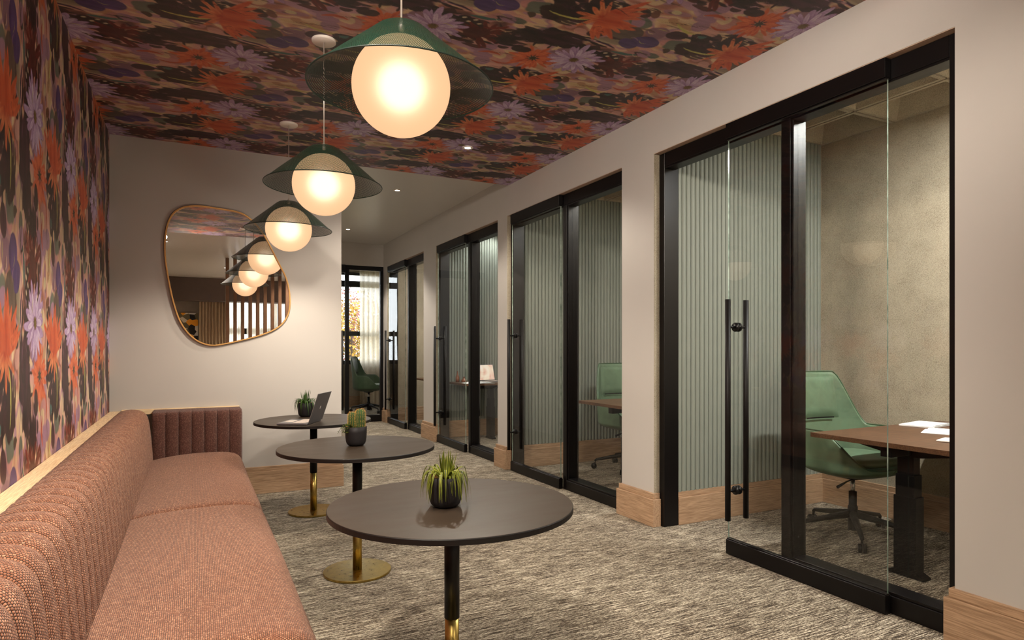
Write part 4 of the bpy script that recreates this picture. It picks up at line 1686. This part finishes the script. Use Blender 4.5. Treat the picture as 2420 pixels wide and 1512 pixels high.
def pot(parent, r, h):
    prof = [(0.0001, 0.0), (r * 0.56, 0.0), (r * 0.70, 0.003), (r * 0.83, h * 0.10), (r * 0.91, h * 0.22), (r * 0.965, h * 0.42), (r * 0.99, h * 0.7), (r, h), (r * 0.955, h + 0.001)]
    MB().lathe(prof, seg=56, caps=False).build('pot', M['pot'], parent)
    MB().lathe([(r * 0.955, h + 0.001), (r * 0.93, h * 0.93), (r * 0.92, h * 0.84)], seg=56, caps=False).build('pot_lip', M['pot_inside'], parent)
    MB().lathe([(0.0001, h * 0.90), (r * 0.925, h * 0.85)], seg=40, caps=False).build('soil', M['soil'], parent)


def ribbon_leaves(parent, n, r0, z0, reach, top, drop, w, mat, seed, upright=8, name='leaves'):
    rr = random.Random(seed)
    mb = MB()
    for i in range(n + upright):
        a = 2 * PI * i / n + rr.uniform(-0.25, 0.25)
        if i < n:
            R = reach * rr.uniform(0.72, 1.1)
            T = top * rr.uniform(0.55, 1.1)
            D = drop * rr.uniform(0.35, 1.1)
        else:
            R = reach * rr.uniform(0.12, 0.45)
            T = top * rr.uniform(1.7, 2.9)
            D = -T * 0.98
        N = 14
        side = Vector((-math.sin(a), math.cos(a), 0))
        rows, uvs = [], []
        tw = rr.uniform(-0.5, 0.5)
        for k in range(N + 1):
            s = k / N
            # rises, arches over and hangs
            rad = r0 + (R - r0) * (1 - (1 - s) ** 1.7)
            if i < n:
                z = z0 + T * math.sin(min(1.0, s * 1.9) * PI / 2) if s < 0.52 else z0 + T - (T + D) * ((s - 0.52) / 0.48) ** 1.6
            else:
                z = z0 + T * s - 0.15 * T * s * s
            ww = w * (1 - s ** 3) * (0.6 + 0.4 * min(1, s * 5)) * 0.5 + 0.0004
            p = Vector((rad * math.cos(a + tw * s * 0.5), rad * math.sin(a + tw * s * 0.5), z))
            rows.append([p - side * ww + Vector((0, 0, 0.25 * ww)), p, p + side * ww + Vector((0, 0, 0.25 * ww))])
            uvs.append([(0.0, s), (0.5, s), (1.0, s)])
        mb.grid(rows, UV=uvs)
    return mb.build(name, mat, parent, fix=False)


t = empty('potted_plant', (0.775, 2.052, ZT), label='arching yellow-green striped plant in a black pot on the nearest table', cat='plant')
pot(t, 0.060, 0.104)
ribbon_leaves(t, 46, 0.012, 0.092, 0.094, 0.040, 0.070, 0.0072, M['leaf_yellow'], 5, 22)
ribbon_leaves(t, 20, 0.012, 0.092, 0.082, 0.026, 0.076, 0.0060, M['leaf_yellow'], 8, 0)
t = empty('potted_plant', (0.790, 5.235, ZT), label='arching green plant in a black pot beside the open laptop', cat='plant')
pot(t, 0.060, 0.108)
ribbon_leaves(t, 44, 0.012, 0.095, 0.100, 0.048, 0.055, 0.0085, M['leaf_green'], 15, 20)
ribbon_leaves(t, 16, 0.012, 0.095, 0.085, 0.026, 0.078, 0.007, M['leaf_green'], 18, 0)

t = empty('potted_cactus', (0.809, 3.555, ZT), label='twin-stemmed spiny cactus in a black pot on the middle table', cat='cactus')
pot(t, 0.060, 0.106)


def cactus_stem(cx, cy, r, h, ribs, seed):
    rows = []
    n = ribs * 6
    rr = random.Random(seed)
    prof = [(0.80, 0.0), (0.94, 0.15), (1.0, 0.38), (1.0, 0.62), (0.96, 0.78), (0.84, 0.90), (0.60, 0.97), (0.30, 0.995), (0.02, 1.0)]
    for q, zz in prof:
        rows.append([(cx + r * q * (1 + 0.11 * math.cos(ribs * 2 * PI * k / n)) * math.cos(2 * PI * k / n),
                      cy + r * q * (1 + 0.11 * math.cos(ribs * 2 * PI * k / n)) * math.sin(2 * PI * k / n), 0.090 + h * zz) for k in range(n)])
    st = MB().grid(rows, closed=True).build('cactus_stem', M['cactus'], t, fix=False)
    sp = MB()
    for b in range(ribs):
        a = 2 * PI * b / ribs
        for s in range(15):
            f = (s + 0.5) / 15
            z = 0.095 + h * f
            q = np.interp(f, [p[1] for p in prof], [p[0] for p in prof])
            rad = r * q * 1.10
            c = Vector((cx + rad * math.cos(a), cy + rad * math.sin(a), z))
            for m in range(5):
                d = Vector((math.cos(a + rr.uniform(-1.1, 1.1)), math.sin(a + rr.uniform(-1.1, 1.1)), rr.uniform(-0.6, 0.9))).normalized()
                L = rr.uniform(0.004, 0.0085)
                sd = d.cross(Vector((0, 0, 1))).normalized() * 0.0006
                sp.add([c - sd, c + sd, c + d * L], [(0, 1, 2)])
                sd = d.cross(sd.normalized()).normalized() * 0.0006
                sp.add([c - sd, c + sd, c + d * L], [(0, 1, 2)])
    sp.build('spines', M['spines'], st, fix=False)


cactus_stem(-0.0185 * 0.893 - 0.002, 0.0185 * 0.45, 0.0225, 0.095, 14, 3)
cactus_stem(0.0245 * 0.893, -0.0245 * 0.45, 0.0255, 0.112, 14, 4)
# trailing small-leaved sprigs on the left of the pot
rr = random.Random(9)
lv = MB()
stm = MB()
right = Vector((0.893, -0.45, 0))
tocam = Vector((-0.22, -0.97, 0))
for k in range(13):
    d = (-right * rr.uniform(0.2, 1.0) + tocam * rr.uniform(-0.3, 0.8)).normalized()
    L = rr.uniform(0.035, 0.085)
    pts_ = []
    for i in range(7):
        s = i / 6
        pts_.append(Vector((0, 0, 0.098)) + (-right * 0.02 + tocam * 0.02) + d * (L * s) + Vector((0, 0, 0.030 * math.sin(s * PI * 0.9) - 0.028 * s * s)))
    stm.tube(pts_, 0.0007, 5)
    for i, p in enumerate(pts_):
        for m in range(3):
            dd = Vector((rr.uniform(-1, 1), rr.uniform(-1, 1), rr.uniform(-0.3, 0.8))).normalized()
            sd = dd.cross(Vector((0, 0, 1))).normalized()
            l2 = rr.uniform(0.006, 0.010)
            w2 = l2 * 0.36
            lv.add([p, p + dd * l2 * 0.5 + sd * w2, p + dd * l2, p + dd * l2 * 0.5 - sd * w2], [(0, 1, 2, 3)], uvs=[(0.5, 0), (1, 0.5), (0.5, 1), (0, 0.5)])
sg = stm.build('sprigs', M['leaf_green'], t, fix=False)
lv.build('sprig_leaves', M['leaf_yellow'], sg, fix=False)


# ------------------------------------------------------------------ laptops
def laptop(loc, rz, w, d, lid, tilt, label, screen_mat, base_mat=None):
    """origin at the hinge centre; base towards +y, lid leans to -y"""
    t = empty('laptop', loc, rz, label=label, cat='laptop')
    bm_ = base_mat or M['aluminium']
    MB().box(-w / 2, w / 2, 0.004, d, 0.001, 0.013).build('base', bm_, t, bevel=0.003)
    mb = MB()
    for r in range(5):
        for c in range(13):
            x = -w / 2 + 0.022 + c * (w - 0.044) / 13
            y = 0.030 + r * 0.019
            mb.box(x, x + (w - 0.044) / 13 - 0.003, y, y + 0.016, 0.0132, 0.0145)
    o = mb.build('keyboard', M['keys'], t)
    o['kind'] = 'stuff'
    MB().box(-0.05, 0.05, d - 0.085, d - 0.020, 0.0132, 0.0136).build('trackpad', M['keys'], t)
    R = Matrix.Rotation(tilt, 4, 'X')
    l = MB().box(-w / 2, w / 2, -0.0045, 0.0, 0.004, lid, mat=Matrix.Translation((0, 0, 0.010)) @ R).build('lid', M['aluminium'], t, bevel=0.0015)
    MB().box(-w / 2 + 0.008, w / 2 - 0.008, 0.0002, 0.0010, 0.014, lid - 0.008, mat=Matrix.Translation((0, 0, 0.010)) @ R).build('screen', screen_mat, l)
    # pale oval emblem on the back of the lid
    mk = Matrix.Translation((0, 0, 0.010)) @ R @ Matrix.Translation((0, -0.0050, lid * 0.5)) @ Matrix.Rotation(PI / 2, 4, 'X')
    em = MB().lathe([(0.0001, 0.0), (0.0125, 0.0)], seg=24, caps=False, sx=0.82, mat=mk)
    em.add([mk @ Vector(p) for p in ((0.000, 0.0135, 0), (0.004, 0.0145, 0), (0.007, 0.020, 0), (0.003, 0.018, 0))], [(0, 1, 2, 3)])
    em.build('emblem', M['white_metal'], l, fix=False)
    return t


hn, hf = Vector((0.714, 4.626)), Vector((0.850, 4.871))
mid = (hn + hf) / 2
hd = (hf - hn).normalized()
rz = math.atan2(hd.y, hd.x)          # lid edge direction = local +x
laptop((mid.x, mid.y, ZT), rz, 0.285, 0.225, 0.225, 0.33, 'open grey laptop on the farthest round table', M['screen_dark'])

# ------------------------------------------------------------------ office furniture


def desk(x0, x1, y0, y1, z, label, cols):
    t = empty('desk', (x0, y0, 0), label=label, cat='desk', group='height-adjustable walnut desks')
    W, D = x1 - x0, y1 - y0
    boxobj('desktop', 0, W, 0, D, z - 0.026, z, M['walnut'], t, 0.001)
    yc = D * 0.5
    for k, cx in enumerate(cols):
        mb = MB()
        mb.box(cx - 0.030, cx + 0.030, yc - 0.045, yc + 0.045, 0.45, z - 0.07)
        mb.box(cx - 0.035, cx + 0.035, yc - 0.052, yc + 0.052, 0.30, 0.56)
        mb.box(cx - 0.040, cx + 0.040, yc - 0.060, yc + 0.060, 0.03, 0.44)
        mb.build('leg', M['black_soft'], t, bevel=0.004)
        # tapered bracket under the top, running along the depth
        mb = MB()
        mb.prism([(0.04, z - 0.028), (D - 0.06, z - 0.028), (D - 0.06, z - 0.045), (yc + 0.08, z - 0.095), (yc - 0.08, z - 0.095), (0.04, z - 0.045)], cx - 0.03, cx + 0.03, axis='x')
        mb.build('bracket', M['black_soft'], t, bevel=0.003)
        mb = MB()
        mb.prism([(yc - 0.10, 0.002), (yc + 0.10, 0.002), (yc + 0.10, 0.014), (yc + 0.06, 0.034), (yc - 0.06, 0.034), (yc - 0.10, 0.014)], cx - 0.035, cx + 0.035, axis='x')
        mb.build('foot', M['black_soft'], t, bevel=0.003)
    boxobj('crossbeam', cols[0] - 0.20, cols[-1], yc - 0.03, yc + 0.03, z - 0.085, z - 0.03, M['black_soft'], t, 0.003)
    return t


desk(3.25, 4.55, 1.69, 2.535, 0.752, 'walnut desk in the nearest office, with an open notebook on it', (0.25, 1.05))
desk(3.25, 4.55, 4.16, 5.065, 0.752, 'walnut desk in the second office, bare corner showing', (0.25, 1.05))
desk(3.16, 4.50, 7.62, 8.24, 0.778, 'walnut desk in the third office, with a lit laptop on it', (0.5, 1.05))
desk(3.26, 4.50, 9.26, 10.10, 0.752, 'walnut desk in the fourth office, only its dark corner in view', (0.25, 0.9))


def office_chair(loc, rz, label, leather, base_rot=0.0, piping=None):
    t = empty('office_chair', loc, rz, label=label, cat='office chair', group='green swivel office chairs')
    zb = 0.415
    a0, b0 = 0.300, 0.275

    def h(deg):
        d = abs(deg)
        v = 0.075
        v += (0.300 - 0.075) * (1 - ss(96, 150, d))
        v += (0.665 - 0.300) * (1 - ss(34, 67, d))
        return v

    def surf(deg, tt, off=0.0):
        """deg 0 = middle of the back (+y); tt 0 bottom centre .. 1 rim"""
        a = math.radians(deg)
        H = h(deg)
        if tt < 0.32:
            q = tt / 0.32
            rad = q ** 0.85
            z = 0.055 * q ** 2.6
        else:
            q = (tt - 0.32) / 0.68
            rad = 1.0 + 0.05 * math.sin(q * PI * 0.5)
            z = 0.055 + (H - 0.055) * q
        n = 2.6
        sx, sy = math.sin(a), math.cos(a)
        k = (abs(sx) ** n + abs(sy) ** n) ** (-1 / n)
        x = (a0 - off) * rad * k * sx
        y = (b0 - off) * rad * k * sy
        # the back narrows and leans as it rises
        up = max(0.0, z - 0.28)
        back = ss(-0.05, 0.20, y)
        x *= 1 - 0.30 * up * back
        y += 0.11 * up * back
        if z > 0.60:
            y -= 0.0
        return Vector((x, y, zb + z + off * 0.6))
    degs = [-180 + 5 * i for i in range(73)]
    tts = [0.02, 0.08, 0.14, 0.2, 0.26, 0.30, 0.34, 0.38, 0.43, 0.5, 0.58, 0.66, 0.74, 0.82, 0.9, 0.96, 1.0]
    mb = MB()
    mb.grid([[surf(d, q) for d in degs] for q in tts])
    n0 = len(mb.v) - len(tts) * len(degs)
    sh = mb.build('shell', leather, t, fix=True)
    so = sh.modifiers.new('solid', 'SOLIDIFY')
    so.thickness = 0.022
    so.offset = 0
    sb = sh.modifiers.new('sub', 'SUBSURF')
    sb.levels = 1
    sb.render_levels = 1
    rim = [surf(d, 1.0) + Vector((0, 0, 0.004)) for d in degs]
    MB().tube(rim, 0.0045, 8).build('piping', piping or M['piping'], t)
    # inner back pad with a crease low down
    mb = MB()
    rows = []
    for i in range(15):
        q = 0.635 + 0.32 * i / 14
        row = []
        for j in range(17):
            d = -34 + 68 * j / 16
            e = min(i / 2.0, (14 - i) / 2.0, j / 2.0, (16 - j) / 2.0, 1.0)
            row.append(surf(d, q, 0.012 + 0.020 * math.sin(e * PI / 2)))
        rows.append(row)
    mb.grid(rows)
    mb.build('back_pad', leather, t, fix=True)
    crease = [surf(-26 + 52 * j / 12, 0.628, 0.026) for j in range(13)]
    MB().tube(crease, 0.0045, 8).build('seam', M['black_soft'], t)
    # seat cushion
    mb = MB().lathe([(0.001, 0.055), (0.20, 0.055), (0.238, 0.066), (0.250, 0.085), (0.244, 0.104), (0.215, 0.117), (0.14, 0.124), (0.001, 0.127)],
                    c=(0, -0.016, zb + 0.022), seg=56, caps=False, sx=1.02, sy=1.0, n=2.7)
    mb.build('seat', leather, t)
    # gas lift
    MB().lathe([(0.03, zb - 0.035), (0.09, zb - 0.02), (0.10, zb - 0.004)], seg=32).build('seat_plate', M['black_soft'], t)
    MB().lathe([(0.014, 0.26), (0.014, zb - 0.02)], seg=24).build('gas_lift', M['chrome'], t)
    MB().lathe([(0.027, 0.045), (0.030, 0.06), (0.030, 0.20), (0.027, 0.205), (0.024, 0.21), (0.024, 0.30)], seg=28).build('column', M['black_soft'], t)
    MB().tube([(0.05, -0.03, zb - 0.015), (-0.13, -0.06, zb - 0.028), (-0.24, -0.08, zb - 0.05)], 0.006, 10, radii=[0.005, 0.005, 0.010]).build('lever', M['black_soft'], t)
    for k in range(5):
        a = base_rot + 2 * PI * k / 5
        c, s = math.cos(a), math.sin(a)
        R = 0.355
        lg = MB().tube([(0.02 * c, 0.02 * s, 0.150), (0.15 * c, 0.15 * s, 0.128), (R * 0.96 * c, R * 0.96 * s, 0.094), (R * c, R * s, 0.082), (R * c, R * s, 0.060)], 0.015, 12,
                       radii=[0.026, 0.020, 0.013, 0.012, 0.008]).build('leg', M['black_soft'], t)
        mb = MB()
        for sgn in (-1, 1):
            off = Vector((-s, c, 0)) * 0.013 * sgn
            ctr = Vector((R * c, R * s, 0.029)) + Vector((c, s, 0)) * 0.012 + off
            ax = Vector((-s, c, 0))
            mb.tube([ctr - ax * 0.008, ctr + ax * 0.008], 0.0275, 20)
        mb.tube([(R * c, R * s, 0.062), (R * c + 0.012 * c, R * s + 0.012 * s, 0.030)], 0.008, 8)
        mb.build('caster', M['black_soft'], lg)
    return t


office_chair((3.90, 2.72, 0), math.radians(-3), 'sage green leather swivel chair in the nearest office', M['leather'], math.radians(-62))
office_chair((4.02, 5.28, 0), math.radians(2), 'sage green leather swivel chair behind the desk of the second office', M['leather'], math.radians(-140))
office_chair((3.02, 12.2, 0), math.radians(60), 'dark green leather swivel chair by the window of the far end office', M['leather_dark'], math.radians(10), M['leather_dark'])

# things on the desks
t = empty('notebook', (3.97, 2.16, 0.7525), math.radians(18), label='open white notebook lying on the nearest walnut desk', cat='notebook')
mb = MB()
for sgn in (-1, 1):
    rows = []
    for j in range(9):
        s = j / 8
        zc = 0.004 + 0.012 * math.sin(min(1, s * 2.4) * PI / 2) * (1 - s) + 0.004 * (1 - s)
        rows.append([(sgn * 0.150 * s, -0.11, zc), (sgn * 0.150 * s, 0.11, zc)])
    mb.grid(rows)
    mb.box(min(0, sgn * 0.150), max(0, sgn * 0.150), -0.11, 0.11, 0.0005, 0.004)
mb.build('pages', M['paper'], t, fix=False)
t = empty('spiral_pad', (4.20, 2.425, 0.7525), math.radians(10), label='white spiral-bound pad lying beyond the open notebook', cat='notepad')
boxobj('cover', -0.15, 0.16, -0.10, 0.10, 0.0005, 0.010, M['paper'], t, 0.001)
mb = MB()
for k in range(22):
    x = -0.14 + k * 0.0135
    mb.tube([(x, -0.096, 0.002), (x, -0.104, 0.010), (x, -0.096, 0.016), (x, -0.088, 0.010)], 0.0012, 6)
mb.build('spiral_binding', M['chrome'], t)
t = empty('phone', (3.60, 1.965, 0.7525), math.radians(14), label='slim white phone at the front of the nearest walnut desk', cat='phone')
MB().box(-0.075, 0.075, -0.035, 0.035, 0.0005, 0.009).build('body', M['white_metal'], t, bevel=0.004)
MB().box(-0.070, 0.070, -0.031, 0.031, 0.0091, 0.0094).build('screen', M['paper'], t)

laptop((3.66, 8.07, 0.7785), math.radians(180 + 14), 0.32, 0.21, 0.235, 0.24, 'lit laptop showing a pale peach screen in the third office', M['screen_lit'])
t = empty('magazine', (3.39, 7.745, 0.7785), math.radians(-6), label='open white magazine beside the lit laptop in the third office', cat='magazine')
mb = MB()
for sgn in (-1, 1):
    rows = []
    for j in range(9):
        s = j / 8
        zc = 0.003 + 0.020 * math.sin(min(1, s * 2.4) * PI / 2) * (1 - s)
        rows.append([(sgn * 0.20 * s, -0.12, zc), (sgn * 0.20 * s, 0.12, zc)])
    mb.grid(rows)
    mb.box(min(0, sgn * 0.2), max(0, sgn * 0.2), -0.12, 0.12, 0.0005, 0.003)
mb.build('pages', M['paper'], t, fix=False)
for k, (x, y, r, h_, lab) in enumerate(((3.235, 8.10, 0.026, 0.15, 'tall narrow amber bottle on the left of the third office desk'),
                                        (3.30, 8.02, 0.036, 0.075, 'short round amber vase on the left of the third office desk'))):
    o = MB().lathe([(0.0001, 0.0), (r, 0.002), (r * 1.05, h_ * 0.25), (r * 0.9, h_ * 0.5), (r * 0.35, h_ * 0.72), (r * 0.3, h_), (r * 0.36, h_ * 1.02), (0.0001, h_ * 1.02)], seg=28, caps=False).build('bottle' if k == 0 else 'vase', M['bottle'], loc=(x, y, 0.7785))
    tag(o, label=lab, cat='bottle' if k == 0 else 'vase')

# ------------------------------------------------------------------ outside: autumn trees beyond the far window
struct(boxobj('floor_outside', -10, 20, 14.2, 40, -3.2, -3.0, M['floor_outside'])).name = 'floor'


def tree(x, y, z, h_, r, mat, label, seed, n=5000):
    t = empty('autumn_tree', (x, y, z), label=label, cat='tree', group='autumn trees beyond the far window')
    rr = random.Random(seed)
    MB().tube([(0, 0, 0), (0.1, 0, h_ * 0.4), (0, 0.1, h_ * 0.8)], 0.15, 10, radii=[0.2, 0.14, 0.05]).build('trunk', M['bark'], t)
    lv = MB()
    cl = [(rr.uniform(-0.6, 0.6) * r, rr.uniform(-0.6, 0.6) * r, h_ * rr.uniform(0.40, 0.92), r * rr.uniform(0.35, 0.6)) for _ in range(16)]
    for i in range(n):
        cx, cy, cz, cr = cl[i % 16]
        d = Vector((rr.gauss(0, 1), rr.gauss(0, 1), rr.gauss(0, 1))).normalized() * cr * rr.uniform(0.5, 1.0)
        p = Vector((cx, cy, cz)) + d
        u = Vector((rr.uniform(-1, 1), rr.uniform(-1, 1), rr.uniform(-1, 1))).normalized()
        w = u.cross(d.normalized()).normalized()
        s = rr.uniform(0.03, 0.065)
        lv.add([p - u * s, p + w * s * 0.6, p + u * s, p - w * s * 0.6], [(0, 1, 2, 3)])
    lv.build('foliage', mat, t, fix=False)


tree(4.15, 19.0, -3.0, 6.0, 1.5, M['autumn'], 'yellow autumn tree seen through the far window, nearer one', 1, 7000)
tree(6.9, 21.5, -3.0, 5.9, 1.5, M['autumn'], 'golden autumn tree seen at the right of the far window', 2, 6000)
tree(6.0, 27.0, -3.0, 6.7, 2.0, M['autumn_red'], 'reddish autumn tree rising behind the yellow ones outside', 3, 6000)
